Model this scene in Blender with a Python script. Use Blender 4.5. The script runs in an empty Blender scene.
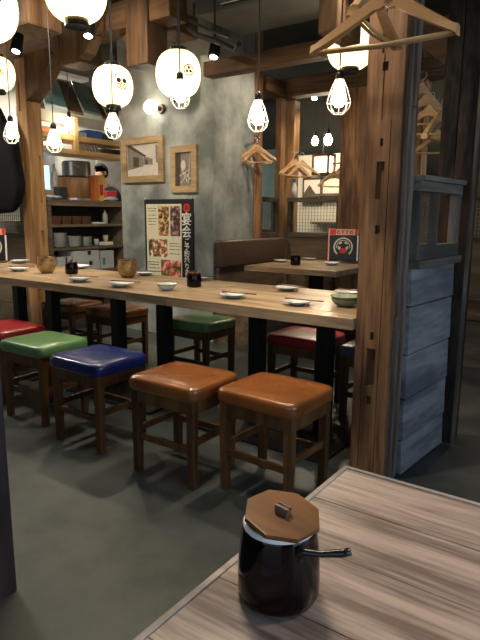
import bpy, bmesh, math, random
from mathutils import Vector, Matrix, Euler
random.seed(7)
PI = math.pi
C = bpy.context.scene.collection

# ------------------------------------------------------------------ materials
def new_mat(name):
    m = bpy.data.materials.new(name); m.use_nodes = True
    nt = m.node_tree
    b = nt.nodes['Principled BSDF']
    return m, nt, b

def plain(name, col, rough=.5, metal=0., spec=.5, coat=0., var=0.06, scale=12., bump=0.0):
    m, nt, b = new_mat(name)
    N, L = nt.nodes, nt.links
    tc = N.new('ShaderNodeTexCoord'); no = N.new('ShaderNodeTexNoise'); no.inputs['Scale'].default_value = scale
    no.inputs['Detail'].default_value = 5
    L.new(tc.outputs['Object'], no.inputs['Vector'])
    r = N.new('ShaderNodeValToRGB')
    r.color_ramp.elements[0].position = .3; r.color_ramp.elements[1].position = .7
    r.color_ramp.elements[0].color = tuple(c*(1-var*2) for c in col)+(1,)
    r.color_ramp.elements[1].color = tuple(min(1, c*(1+var*2)) for c in col)+(1,)
    L.new(no.outputs['Fac'], r.inputs['Fac']); L.new(r.outputs['Color'], b.inputs['Base Color'])
    b.inputs['Roughness'].default_value = rough; b.inputs['Metallic'].default_value = metal
    b.inputs['Specular IOR Level'].default_value = spec
    b.inputs['Coat Weight'].default_value = coat; b.inputs['Coat Roughness'].default_value = .12
    if bump:
        bp = N.new('ShaderNodeBump'); bp.inputs['Strength'].default_value = bump; bp.inputs['Distance'].default_value = .01
        L.new(no.outputs['Fac'], bp.inputs['Height']); L.new(bp.outputs['Normal'], b.inputs['Normal'])
    return m

def wood(name, c1, c2, axis='z', rough=.55, scale=6., streak=14., bump=.25, c3=None, spec=.35, coat=0., dist=1.):
    """grain runs along the given axis of the object; c3 = colour of knots and stains"""
    m, nt, b = new_mat(name)
    N, L = nt.nodes, nt.links
    tc = N.new('ShaderNodeTexCoord'); mp = N.new('ShaderNodeMapping')
    s = [1., 1., 1.]; s['xyz'.index(axis)] = 1./streak
    mp.inputs['Scale'].default_value = [k*scale*streak/6. for k in s]
    oi = N.new('ShaderNodeObjectInfo'); add = N.new('ShaderNodeVectorMath'); add.operation = 'ADD'
    mul = N.new('ShaderNodeMath'); mul.operation = 'MULTIPLY'; mul.inputs[1].default_value = 7.
    L.new(oi.outputs['Random'], mul.inputs[0]); L.new(tc.outputs['Object'], add.inputs[0]); L.new(mul.outputs[0], add.inputs[1])
    L.new(add.outputs[0], mp.inputs['Vector'])
    n1 = N.new('ShaderNodeTexNoise'); n1.inputs['Scale'].default_value = 1.; n1.inputs['Detail'].default_value = 8; n1.inputs['Distortion'].default_value = dist
    L.new(mp.outputs[0], n1.inputs['Vector'])
    nf = N.new('ShaderNodeTexNoise'); nf.inputs['Scale'].default_value = 5.; nf.inputs['Detail'].default_value = 5
    L.new(mp.outputs[0], nf.inputs['Vector'])
    av = N.new('ShaderNodeMix'); av.data_type = 'FLOAT'; av.inputs['Factor'].default_value = .38
    L.new(n1.outputs['Fac'], av.inputs['A']); L.new(nf.outputs['Fac'], av.inputs['B'])
    r = N.new('ShaderNodeValToRGB'); e = r.color_ramp.elements
    e[0].position = .40; e[0].color = c1+(1,); e[1].position = .60; e[1].color = c2+(1,)
    L.new(av.outputs['Result'], r.inputs['Fac'])
    n2 = N.new('ShaderNodeTexNoise'); n2.inputs['Scale'].default_value = 3.2; n2.inputs['Detail'].default_value = 4
    mp2 = N.new('ShaderNodeMapping'); s2 = [1., 1., 1.]; s2['xyz'.index(axis)] = .35
    mp2.inputs['Scale'].default_value = s2
    L.new(add.outputs[0], mp2.inputs['Vector']); L.new(mp2.outputs[0], n2.inputs['Vector'])
    r2 = N.new('ShaderNodeValToRGB'); r2.color_ramp.elements[0].position = .53; r2.color_ramp.elements[1].position = .66
    r2.color_ramp.elements[0].color = (0, 0, 0, 1)
    L.new(n2.outputs['Fac'], r2.inputs['Fac'])
    mx = N.new('ShaderNodeMix'); mx.data_type = 'RGBA'
    c3 = c3 or tuple(k*.5 for k in c1)
    sc = N.new('ShaderNodeMath'); sc.operation = 'MULTIPLY'; sc.inputs[1].default_value = .75
    L.new(r2.outputs['Color'], sc.inputs[0]); L.new(sc.outputs[0], mx.inputs['Factor'])
    L.new(r.outputs['Color'], mx.inputs['A']); mx.inputs['B'].default_value = c3+(1,)
    L.new(mx.outputs['Result'], b.inputs['Base Color'])
    b.inputs['Roughness'].default_value = rough; b.inputs['Specular IOR Level'].default_value = spec
    b.inputs['Coat Weight'].default_value = coat; b.inputs['Coat Roughness'].default_value = .25
    bp = N.new('ShaderNodeBump'); bp.inputs['Strength'].default_value = bump; bp.inputs['Distance'].default_value = .004
    L.new(av.outputs['Result'], bp.inputs['Height']); L.new(bp.outputs['Normal'], b.inputs['Normal'])
    return m

def glow(name, col, strength, base=(.9, .9, .85)):
    m, nt, b = new_mat(name)
    b.inputs['Base Color'].default_value = base+(1,)
    b.inputs['Emission Color'].default_value = col+(1,)
    b.inputs['Emission Strength'].default_value = strength
    b.inputs['Roughness'].default_value = .6
    return m

def mottled(name, cols, scale, rough=.5, pos=None, kind='noise', bump=0., spec=.4, coat=0., stretch=(1, 1, 1)):
    m, nt, b = new_mat(name); N, L = nt.nodes, nt.links
    tc = N.new('ShaderNodeTexCoord'); mp = N.new('ShaderNodeMapping'); mp.inputs['Scale'].default_value = stretch
    L.new(tc.outputs['Object'], mp.inputs['Vector'])
    if kind == 'noise':
        no = N.new('ShaderNodeTexNoise'); no.inputs['Detail'].default_value = 9; no.inputs['Roughness'].default_value = .6; out = no.outputs['Fac']
    else:
        no = N.new('ShaderNodeTexVoronoi'); out = no.outputs['Distance']
    no.inputs['Scale'].default_value = scale
    L.new(mp.outputs[0], no.inputs['Vector'])
    r = N.new('ShaderNodeValToRGB'); n = len(cols)
    pos = pos or [.3+.4*i/(n-1) for i in range(n)]
    while len(r.color_ramp.elements) < n: r.color_ramp.elements.new(.5)
    for i, (c, p) in enumerate(zip(cols, pos)):
        r.color_ramp.elements[i].position = p; r.color_ramp.elements[i].color = c+(1,)
    L.new(out, r.inputs['Fac']); L.new(r.outputs['Color'], b.inputs['Base Color'])
    b.inputs['Roughness'].default_value = rough; b.inputs['Specular IOR Level'].default_value = spec
    b.inputs['Coat Weight'].default_value = coat
    if bump:
        bp = N.new('ShaderNodeBump'); bp.inputs['Strength'].default_value = bump; bp.inputs['Distance'].default_value = .01
        L.new(out, bp.inputs['Height']); L.new(bp.outputs['Normal'], b.inputs['Normal'])
    return m

M = {}
M['floor'] = mottled('floor_concrete', [(.036, .042, .039), (.058, .066, .061), (.080, .088, .082)], 2.2, .42, bump=.04, pos=[.4, .5, .6], spec=.4)
M['ceiling'] = mottled('ceiling_paint', [(.03, .033, .031), (.06, .065, .061)], 3., .85)
M['duct'] = mottled('duct_paint', [(.08, .088, .083), (.14, .15, .142)], 4., .6)
M['plaster'] = mottled('grey_plaster', [(.15, .165, .155), (.27, .29, .275), (.38, .40, .38), (.52, .54, .52)], 2.3, .6, bump=.12, pos=[.36, .46, .55, .66], stretch=(1, 1, .8))
M['dark_wall'] = mottled('dark_wall_paint', [(.035, .036, .034), (.06, .06, .055)], 2., .8)
M['cream_wall'] = mottled('cream_wall_paint', [(.50, .48, .40), (.62, .60, .52)], 1.5, .8)
M['wood_pillar_z'] = wood('reddish_brown_timber', (.085, .036, .016), (.34, .175, .082), 'z', .55, 5., 12., .5, c3=(.04, .02, .012))
M['wood_honey_z'] = wood('honey_timber_upright', (.33, .165, .065), (.56, .33, .15), 'z', .55, 5., 12., .3, c3=(.16, .07, .025))
M['wood_beam_x'] = wood('beam_timber', (.07, .037, .018), (.17, .094, .047), 'x', .6, 4., 12., .3)
M['wood_beam_y'] = wood('beam_timber_deep', (.07, .037, .018), (.17, .094, .047), 'y', .6, 4., 12., .3)
M['wood_beam_z'] = wood('beam_timber_upright', (.065, .034, .017), (.16, .09, .045), 'z', .6, 4., 12., .3)
M['wood_burnt'] = wood('charred_timber', (.006, .005, .005), (.035, .026, .022), 'z', .7, 14., 5., 1., c3=(.10, .05, .028), spec=.12)
M['wood_grey_z'] = wood('weathered_grey_strip', (.085, .062, .048), (.25, .205, .17), 'z', .7, 6., 14., .6)
M['plank'] = wood('weathered_blue_grey_plank', (.14, .15, .165), (.28, .295, .315), 'y', .62, 7., 8., .5, c3=(.07, .08, .10))
M['plank_trim'] = wood('weathered_grey_trim', (.10, .09, .08), (.22, .205, .185), 'y', .6, 5., 10., .3)
M['plank_trim_z'] = wood('weathered_grey_stile', (.06, .055, .05), (.14, .135, .13), 'z', .6, 5., 10., .3)
M['dark_trim_x'] = wood('dark_brown_trim', (.05, .038, .026), (.11, .085, .06), 'x', .55, 5., 12., .2)
M['dark_panel_x'] = wood('brown_panel_board', (.10, .068, .04), (.19, .135, .085), 'x', .55, 4., 10., .2)
M['dark_panel_y'] = wood('brown_panel_board_side', (.11, .075, .045), (.2, .145, .09), 'y', .55, 4., 10., .2)
M['table_wood'] = wood('oak_table_wood', (.24, .155, .085), (.47, .34, .21), 'x', .32, 7., 12., .15, c3=(.16, .10, .055), spec=.5)
M['near_table'] = wood('greyish_worn_plank', (.15, .112, .10), (.38, .305, .275), 'x', .30, 13., 13., .35, c3=(.30, .175, .115), spec=.5, dist=.15)
M['near_edge'] = wood('pale_table_edging', (.28, .25, .24), (.42, .38, .36), 'x', .4, 6., 14., .2)
M['stool_wood'] = wood('stool_wood_brown', (.085, .038, .013), (.17, .08, .03), 'z', .42, 6., 12., .15, spec=.4)
M['black_metal'] = plain('matte_black_metal', (.010, .011, .013), .45, .3)
M['black_gloss'] = plain('gloss_black', (.006, .006, .007), .28, 0, .4)
M['cord'] = plain('black_cord_rubber', (.012, .012, .012), .6)
M['brown_leather'] = plain('tan_brown_leatherette', (.235, .078, .02), .24, 0, .55, coat=.3, var=.12, scale=7., bump=.05)
M['green_leather'] = plain('green_leatherette', (.13, .27, .10), .30, 0, .55, coat=.3, var=.1, scale=7., bump=.05)
M['blue_leather'] = plain('navy_leatherette', (.012, .022, .13), .27, 0, .55, coat=.3, var=.1, scale=7., bump=.05)
M['red_leather'] = plain('red_leatherette', (.38, .018, .022), .3, 0, .55, coat=.3, var=.1, scale=7., bump=.05)
M['purple_leather'] = plain('purple_grey_leatherette', (.10, .09, .17), .32, 0, .55, coat=.3, var=.1, scale=7., bump=.05)
M['sofa'] = plain('dark_brown_upholstery', (.085, .05, .035), .5, 0, .4, var=.08, scale=30, bump=.08)
M['porcelain'] = plain('white_porcelain', (.62, .66, .66), .2, 0, .6, var=.02)
M['napkin'] = plain('white_paper', (.88, .88, .86), .8, var=.02)
M['green_dish'] = plain('celadon_glaze', (.22, .28, .20), .25, 0, .5, var=.12, scale=40)
M['pale_green_dish'] = plain('pale_celadon_glaze', (.45, .52, .46), .25, 0, .5, var=.08, scale=40)
M['chopstick'] = wood('chopstick_wood', (.16, .06, .028), (.28, .12, .06), 'x', .5, 20., 6., .05)
M['gold_cup'] = plain('brown_gold_glaze', (.42, .26, .10), .32, .35, .5, var=.2, scale=35, bump=.2)
M['soy_glaze'] = mottled('treacle_brown_glaze', [(.002, .002, .003), (.004, .0025, .003), (.014, .003, .002)], 7., .10, spec=.22)
M['soy_rim'] = plain('white_glazed_rim', (.72, .76, .80), .2, var=.02)
M['lid_wood'] = wood('amber_lid_wood', (.085, .033, .009), (.18, .075, .02), 'x', .38, 12., 5., .1, c3=(.05, .02, .008))
M['knob_wood'] = wood('dark_knob_wood', (.09, .045, .03), (.22, .13, .095), 'x', .35, 14., 5., .1)
M['hanger_wood'] = wood('varnished_hanger_wood', (.50, .29, .13), (.66, .42, .21), 'x', .38, 8., 9., .05, c3=(.4, .2, .08), spec=.5)
M['steel'] = plain('dull_steel', (.5, .5, .5), .3, .9)
M['lantern'] = None
M['bulb'] = glow('lit_bulb_glass', (1., .86, .62), 22.)
M['globe'] = glow('lit_globe_glass', (1., .90, .70), 12.)
M['spot_lens'] = glow('lit_spot_lens', (1., .93, .80), 25.)
M['white_wire'] = plain('white_enamel_wire', (.78, .76, .70), .4, var=.02)
M['oak_frame'] = wood('oak_picture_frame', (.36, .24, .12), (.52, .38, .21), 'x', .5, 8., 8., .1)
M['poster_black'] = plain('poster_black_print', (.012, .012, .013), .45, var=.02)
M['poster_cream'] = plain('poster_cream_print', (.68, .64, .46), .5, var=.03)
M['ink'] = plain('dark_print_ink', (.03, .025, .02), .6, var=.02)
M['white_ink'] = plain('white_print_ink', (.82, .82, .80), .6, var=.02)
M['cream_ink'] = plain('cream_print_ink', (.66, .60, .44), .6, var=.02)
M['red_ink'] = plain('red_print_ink', (.62, .03, .03), .5, var=.05)
M['coral'] = plain('coral_print', (.85, .38, .26), .5, var=.08, scale=40)
M['pink_ink'] = plain('pink_print_ink', (.85, .3, .25), .5)
M['food_a'] = mottled('printed_fried_food', [(.03, .02, .015), (.10, .06, .03), (.45, .22, .07), (.75, .55, .32)], 22., pos=[.4, .46, .52, .6], rough=.5)
M['food_b'] = mottled('printed_dark_dish', [(.02, .015, .02), (.08, .03, .035), (.25, .12, .11), (.5, .42, .4)], 24., pos=[.4, .48, .55, .63], rough=.5)
M['food_c'] = mottled('printed_salad_dish', [(.03, .05, .02), (.15, .16, .06), (.60, .10, .04), (.8, .7, .62)], 20., pos=[.40, .47, .53, .58], rough=.5)
M['food_d'] = mottled('printed_meat_dish', [(.02, .03, .015), (.12, .15, .04), (.55, .06, .04), (.78, .45, .38)], 16., pos=[.38, .47, .52, .6], rough=.5)
M['sepia_dark'] = plain('sepia_print_dark', (.07, .055, .045), .4)
M['sepia_mid'] = plain('sepia_print_mid', (.24, .20, .17), .4, var=.12, scale=40)
M['sepia_light'] = plain('sepia_print_light', (.62, .57, .52), .4, var=.05, scale=20)
M['coat'] = plain('black_wool', (.006, .006, .008), .9, spec=.15)
M['skin'] = plain('skin_tone', (.50, .29, .19), .55, var=.03)
M['hair'] = plain('dark_brown_hair', (.008, .006, .005), .8, spec=.2)
M['uniform'] = plain('black_uniform_cloth', (.010, .011, .012), .9, spec=.2)
M['yellow_lumber'] = wood('yellow_pine_lumber', (.60, .36, .13), (.78, .52, .24), 'y', .5, 5., 12., .1, c3=(.5, .26, .08))
M['yellow_lumber_z'] = wood('yellow_pine_upright', (.60, .36, .13), (.78, .52, .24), 'z', .5, 5., 12., .1, c3=(.5, .26, .08))
M['cabinet'] = wood('grey_brown_cabinet_wood', (.14, .10, .065), (.27, .21, .145), 'y', .5, 5., 12., .15)
M['cabinet_in'] = plain('dark_cabinet_back', (.035, .032, .026), .7)
M['tray'] = plain('dark_red_brown_lacquer', (.13, .06, .035), .4)
M['box_white'] = plain('white_carton', (.62, .63, .66), .7, var=.03)
M['box_print'] = plain('teal_carton_print', (.05, .35, .33), .6)
M['barrel'] = wood('barrel_wood', (.28, .14, .05), (.45, .25, .11), 'z', .4, 10., 8., .1)
M['yellow_card'] = plain('yellow_carton', (.80, .58, .08), .6, var=.08, scale=50)
M['orange_card'] = plain('orange_carton', (.75, .22, .06), .6, var=.1, scale=50)
M['red_card'] = plain('red_plastic', (.70, .05, .07), .5)
M['blue_cloth'] = mottled('blue_white_cloth', [(.08, .20, .55), (.55, .65, .80), (.85, .88, .9)], 18., .9)
M['blue_plastic'] = plain('blue_plastic', (.02, .12, .42), .4)
M['teal_board'] = mottled('pale_teal_board', [(.16, .30, .31), (.30, .45, .45)], 4., .6)
M['sky_board'] = mottled('light_blue_board', [(.30, .52, .56), (.50, .70, .72)], 4., .5)
M['teal_dark'] = mottled('grey_teal_board', [(.16, .24, .23), (.25, .33, .31)], 4., .7)
M['roof_brown'] = wood('roof_board_brown', (.20, .125, .07), (.34, .235, .14), 'x', .7, 5., 10., .2)
M['stainless'] = plain('stainless_panel', (.42, .42, .40), .35, .6)
M['fridge_dark'] = plain('dark_appliance', (.05, .055, .06), .35, .3)
M['screen'] = glow('lit_cyan_screen', (.25, .75, .95), 2.2, (.05, .1, .12))
M['paper_lamp'] = glow('lit_paper_panel', (1., .82, .55), 2.)
M['clear_plastic'] = plain('milky_plastic', (.55, .60, .58), .2)
M['glass'] = None
M['left_panel'] = wood('dark_purplish_panel', (.07, .052, .05), (.11, .085, .082), 'z', .5, 4., 8., .1)
M['rail_steel'] = plain('rail_steel_dark', (.06, .06, .06), .4, .6)
M['lattice'] = plain('brass_brown_wire', (.22, .19, .13), .5, .3)

def lantern_mat():
    m, nt, b = new_mat('lit_washi_paper'); N, L = nt.nodes, nt.links
    tc = N.new('ShaderNodeTexCoord'); w = N.new('ShaderNodeTexNoise'); w.inputs['Scale'].default_value = 5
    L.new(tc.outputs['Object'], w.inputs['Vector'])
    r = N.new('ShaderNodeValToRGB'); r.color_ramp.elements[0].color = (1, .74, .34, 1); r.color_ramp.elements[1].color = (1, .82, .43, 1)
    L.new(w.outputs['Fac'], r.inputs['Fac']); L.new(r.outputs['Color'], b.inputs['Emission Color'])
    b.inputs['Emission Strength'].default_value = 1.45
    b.inputs['Base Color'].default_value = (.8, .75, .62, 1); b.inputs['Roughness'].default_value = .8
    return m
M['lantern'] = lantern_mat()

# ------------------------------------------------------------------ mesh builder
class MB:
    def __init__(s): s.bm = bmesh.new()
    def _xf(s, vs, mat):
        for v in vs: v.co = mat @ v.co
    def box(s, c, d, rot=None, mat=None):
        """c centre, d full size, rot euler"""
        r = bmesh.ops.create_cube(s.bm, size=1.)
        m = Matrix.Translation(c) @ (Euler(rot).to_matrix().to_4x4() if rot else Matrix()) @ Matrix.Diagonal((*d, 1))
        if mat: m = mat @ m
        s._xf(r['verts'], m); return s
    def b2(s, x0, x1, y0, y1, z0, z1):
        return s.box(((x0+x1)/2, (y0+y1)/2, (z0+z1)/2), (abs(x1-x0), abs(y1-y0), abs(z1-z0)))
    def cyl(s, p0, p1, r0, r1=None, n=16, caps=True):
        p0, p1 = Vector(p0), Vector(p1); d = p1-p0
        r = bmesh.ops.create_cone(s.bm, cap_ends=caps, segments=n, radius1=r0, radius2=r0 if r1 is None else r1, depth=d.length)
        q = Vector((0, 0, 1)).rotation_difference(d.normalized())
        s._xf(r['verts'], Matrix.Translation((p0+p1)/2) @ q.to_matrix().to_4x4()); return s
    def sph(s, c, r, sc=(1, 1, 1), n=16, rot=None):
        k = bmesh.ops.create_uvsphere(s.bm, u_segments=n, v_segments=max(6, n//2+2), radius=r)
        s._xf(k['verts'], Matrix.Translation(c) @ (Euler(rot).to_matrix().to_4x4() if rot else Matrix()) @ Matrix.Diagonal((*sc, 1))); return s
    def lathe(s, prof, n=32, c=(0, 0, 0), closed=False):
        rings = []
        for (r, z) in prof:
            if r < 1e-5: rings.append([s.bm.verts.new((c[0], c[1], c[2]+z))])
            else: rings.append([s.bm.verts.new((c[0]+r*math.cos(2*PI*i/n), c[1]+r*math.sin(2*PI*i/n), c[2]+z)) for i in range(n)])
        for a, b in zip(rings, rings[1:]):
            for i in range(n):
                j = (i+1) % n
                if len(a) == 1 and len(b) == 1: continue
                if len(a) == 1: s.bm.faces.new((a[0], b[j], b[i]))
                elif len(b) == 1: s.bm.faces.new((a[i], a[j], b[0]))
                else: s.bm.faces.new((a[i], a[j], b[j], b[i]))
        return s
    def prism(s, pts, h, mat=None):
        """polygon pts (x,y) in local XY extruded by h along local Z, then mat"""
        lo = [s.bm.verts.new((x, y, 0)) for x, y in pts]; hi = [s.bm.verts.new((x, y, h)) for x, y in pts]
        n = len(pts)
        s.bm.faces.new(lo[::-1]); s.bm.faces.new(hi)
        for i in range(n): s.bm.faces.new((lo[i], lo[(i+1) % n], hi[(i+1) % n], hi[i]))
        if mat: s._xf(lo+hi, mat)
        return s
    def tube(s, pts, r, n=8, caps=True):
        pts = [Vector(p) for p in pts]; rs = r if isinstance(r, (list, tuple)) else [r]*len(pts)
        rings = []; up = None
        for i, p in enumerate(pts):
            t = (pts[min(i+1, len(pts)-1)]-pts[max(i-1, 0)]).normalized()
            if up is None:
                up = t.orthogonal().normalized()
            up = (up - up.dot(t)*t).normalized(); w = t.cross(up)
            rings.append([s.bm.verts.new(p + rs[i]*(math.cos(2*PI*k/n)*up + math.sin(2*PI*k/n)*w)) for k in range(n)])
        for a, b in zip(rings, rings[1:]):
            for k in range(n): s.bm.faces.new((a[k], a[(k+1) % n], b[(k+1) % n], b[k]))
        if caps: s.bm.faces.new(rings[0][::-1]); s.bm.faces.new(rings[-1])
        return s
    def loft(s, rings, cap=True):
        vs = [[s.bm.verts.new(p) for p in r] for r in rings]; n = len(vs[0])
        for a, b in zip(vs, vs[1:]):
            for k in range(n): s.bm.faces.new((a[k], a[(k+1) % n], b[(k+1) % n], b[k]))
        if cap: s.bm.faces.new(vs[0][::-1]); s.bm.faces.new(vs[-1])
        return s
    def build(s, name, mat, parent=None, bevel=0., smooth=False, kind=None, seg=2, subsurf=0):
        bmesh.ops.recalc_face_normals(s.bm, faces=s.bm.faces)
        if bevel > 0:
            es = [e for e in s.bm.edges if len(e.link_faces) == 2 and e.calc_face_angle(0) > .6]
            bmesh.ops.bevel(s.bm, geom=es, offset=bevel, segments=seg, affect='EDGES', clamp_overlap=True, profile=.6)
        off = Vector((0, 0, 0)); p = parent
        while p is not None: off += p.location; p = p.parent
        if off.length: bmesh.ops.translate(s.bm, verts=s.bm.verts, vec=-off)
        me = bpy.data.meshes.new(name); s.bm.to_mesh(me); s.bm.free()
        me.materials.append(mat)
        if smooth:
            for f in me.polygons: f.use_smooth = True
            if smooth != 'all':
                try: me.set_sharp_from_angle(angle=.7)
                except Exception: pass
        o = bpy.data.objects.new(name, me); C.objects.link(o); o.parent = parent
        if subsurf:
            md = o.modifiers.new('sub', 'SUBSURF'); md.levels = subsurf; md.render_levels = subsurf
        if kind: o['kind'] = kind
        return o

def tag(o, label, cat, group=None, kind=None):
    o['label'] = label; o['category'] = cat
    if group: o['group'] = group
    if kind: o['kind'] = kind
    return o
def thing(name, label, cat, loc=(0, 0, 0), group=None):
    o = bpy.data.objects.new(name, None); o.empty_display_size = .05; C.objects.link(o); o.location = loc
    return tag(o, label, cat, group)
def place(o, loc, rz=0, label=None, rx=0, ry=0):
    o.location = loc; o.rotation_euler = (rx, ry, rz)
    if label: o['label'] = label
    return o
def dup(o, parent=None):
    c = o.copy(); C.objects.link(c); c.parent = parent
    for ch in list(o.children): dup(ch, c)
    return c
class Proto:
    """first use hands out the original, later uses copy it"""
    def __init__(s, o): s.o = o; s.used = False
    def get(s):
        if not s.used: s.used = True; return s.o
        return dup(s.o)
def boolean_cut(o, boxes):
    """cut mortise pockets one after another; boxes are (centre, size) in the mesh's own space"""
    for c, d in boxes:
        cut = MB().box(c, d).build('cutter', M['ink'])
        cut.location = o.parent.location if o.parent else o.location
        md = o.modifiers.new('b', 'BOOLEAN'); md.object = cut; md.operation = 'DIFFERENCE'; md.solver = 'EXACT'
        bpy.context.view_layer.update()
        me = bpy.data.meshes.new_from_object(o.evaluated_get(bpy.context.evaluated_depsgraph_get()))
        if len(me.polygons) > 5: o.modifiers.clear(); o.data = me
        else: o.modifiers.clear()
        bpy.data.objects.remove(cut)
    return o
def text(name, body, size, mat, parent, loc, rot, depth=.0008, align='CENTER', sx=1.):
    cu = bpy.data.curves.new(name, 'FONT'); cu.body = body; cu.size = size; cu.extrude = depth
    cu.align_x = align; cu.align_y = 'CENTER'; cu.resolution_u = 3; cu.offset = size*.012
    o = bpy.data.objects.new(name+'_tmp', cu); C.objects.link(o)
    bpy.context.view_layer.update()
    me = bpy.data.meshes.new_from_object(o.evaluated_get(bpy.context.evaluated_depsgraph_get()))
    bpy.data.objects.remove(o)
    me.materials.clear(); me.materials.append(mat)
    r = bpy.data.objects.new(name, me); C.objects.link(r); r.parent = parent
    r.location = loc; r.rotation_euler = rot; r.scale = (sx, 1, 1)
    return r

# ------------------------------------------------------------------ room shell
MB().b2(-7.8, 2.4, -2.4, 8.4, -.1, 0).build('floor', M['floor'], kind='structure')
MB().b2(-7.8, 2.4, -2.4, 8.4, 3.0, 3.1).build('ceiling', M['ceiling'], kind='structure')
MB().b2(-7.8, 2.4, 8.2, 8.4, 0, 3.0).build('wall_back', M['dark_wall'], kind='structure')
MB().b2(-7.8, -7.6, -2.4, 8.2, 0, 3.0).build('wall_left', M['cream_wall'], kind='structure')
w = MB(); w.b2(2.2, 2.4, -2.4, -.6, 0, 3); w.b2(2.2, 2.4, 2.6, 8.2, 0, 3); w.b2(2.2, 2.4, -.6, 2.6, 0, .7); w.b2(2.2, 2.4, -.6, 2.6, 2.5, 3)
w.build('wall_right', M['dark_wall'], kind='structure')
w = MB()
for y in (-.57, 1.0, 2.57): w.b2(2.28, 2.36, y-.03, y+.03, .7, 2.5)
for z in (.73, 2.47): w.b2(2.28, 2.36, -.6, 2.6, z-.03, z+.03)
w.build('window_2', M['dark_trim_x'], kind='structure')
w = MB()
WX0, WX1, WZ0, WZ1 = -1.2, 1.9, .8, 2.5
w.b2(-7.6, WX0, -2.4, -2.2, 0, 3); w.b2(WX1, 2.2, -2.4, -2.2, 0, 3); w.b2(WX0, WX1, -2.4, -2.2, 0, WZ0); w.b2(WX0, WX1, -2.4, -2.2, WZ1, 3)
w.build('wall_front', M['dark_wall'], kind='structure')
w = MB()
for x in (WX0+.03, (WX0+WX1)/2, WX1-.03): w.b2(x-.03, x+.03, -2.36, -2.28, WZ0, WZ1)
for z in (WZ0+.03, WZ1-.03): w.b2(WX0, WX1, -2.36, -2.28, z-.03, z+.03)
w.build('window_1', M['dark_trim_x'], kind='structure')
# grey plaster column in the middle of the room
MB().b2(-4.32, -3.15, 4.0, 4.64, 0, 3.0).build('wall_column', M['plaster'], bevel=.006, kind='structure')
# ceiling soffits and ducts
d = thing('ventilation_duct', 'wide dark grey boxed duct running under the ceiling above the window hangers', 'duct', (-1.6, 3.9, 3.0))
MB().b2(-3.0, .8, 3.62, 4.2, 2.68, 3.0).build('duct_body', M['duct'], d, bevel=.01)
d2 = tag(MB().b2(-2.75, -2.3, .6, 3.6, 2.72, 3.0).build('ventilation_duct', M['duct'], bevel=.01), 'long dark duct running away from the viewer over the long table', 'duct')
d3 = tag(MB().b2(-4.2, 1.6, 5.7, 6.2, 2.55, 3.0).build('ventilation_duct', M['duct'], bevel=.01), 'dark duct under the ceiling behind the far lattice partition', 'duct')
b = MB(); b.cyl((-2.0, .4, 2.86), (-2.0, 3.6, 2.86), .05, n=14); b.cyl((-1.2, .4, 2.9), (-1.2, 3.6, 2.9), .035, n=12)
tag(b.build('ceiling_pipe', M['duct'], smooth=True), 'pair of dark painted pipes below the ceiling beside the duct', 'pipe')

# ------------------------------------------------------------------ timber frame
# front pillar with mortise pockets and weathered strips on its side
p = thing('timber_pillar', 'tall reddish brown reclaimed timber pillar with mortise holes at the end of the plank partition', 'pillar', (-.9, 2.32, 0))
o = MB().b2(-.985, -.828, 2.26, 2.375, 0, 3.0).build('post', M['wood_pillar_z'], p, bevel=.004)
boolean_cut(o, [((-.008, -.06, z), (w_, .05, h)) for z, w_, h in ((1.315, .035, .15), (1.115, .022, .035), (.52, .042, .17), (.37, .02, .04), (.66, .018, .035), (1.755, .024, .034), (1.465, .012, .03))]+[((-.012, -.06, 2.2), (.004, .026, 1.3)), ((.028, -.06, .8), (.003, .02, 1.5)), ((-.045, -.06, .35), (.003, .02, .6)), ((-.012, -.06, 1.86), (.026, .022, .11))])
random.seed(3)
s1 = MB()
for (y0, y1, z0, z1, t) in ((2.295, 2.325, 0, .69, .020), (2.292, 2.318, .80, 1.62, .018), (2.290, 2.312, 1.60, 3.0, .020), (2.330, 2.350, 0, .74, .026), (2.325, 2.350, .745, 1.60, .026), (2.330, 2.348, 1.605, 3.0, .024), (2.352, 2.378, 0, 3.0, .022)):
    s1.b2(-.828, -.828+t, y0, y1, z0, z1)
for z in (.70, .715, .735): s1.box((-.815, 2.31, z), (.022, .012, .035), (random.uniform(-.4, .4), .3, 0))
s1.build('weathered_strip', M['wood_grey_z'], p, bevel=.003)['label'] = 'grey splintered wood strips on the side of the pillar'
# burnt post behind it
p = thing('charred_post', 'thick blackened charred timber post at the far end of the grey plank partition', 'post', (-.78, 2.95, 0))
MB().b2(-.865, -.786, 2.895, 3.03, 0, 3.0).build('post', M['wood_burnt'], p, bevel=.006)
MB().b2(-.784, -.702, 2.89, 3.03, 0, 3.0).build('post', M['wood_burnt'], p, bevel=.006)
MB().b2(-.7025, -.690, 2.893, 2.94, 0, 3.0).build('edge_strip', M['wood_grey_z'], p, bevel=.003)['label'] = 'grey blue weathered edge strip'
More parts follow.
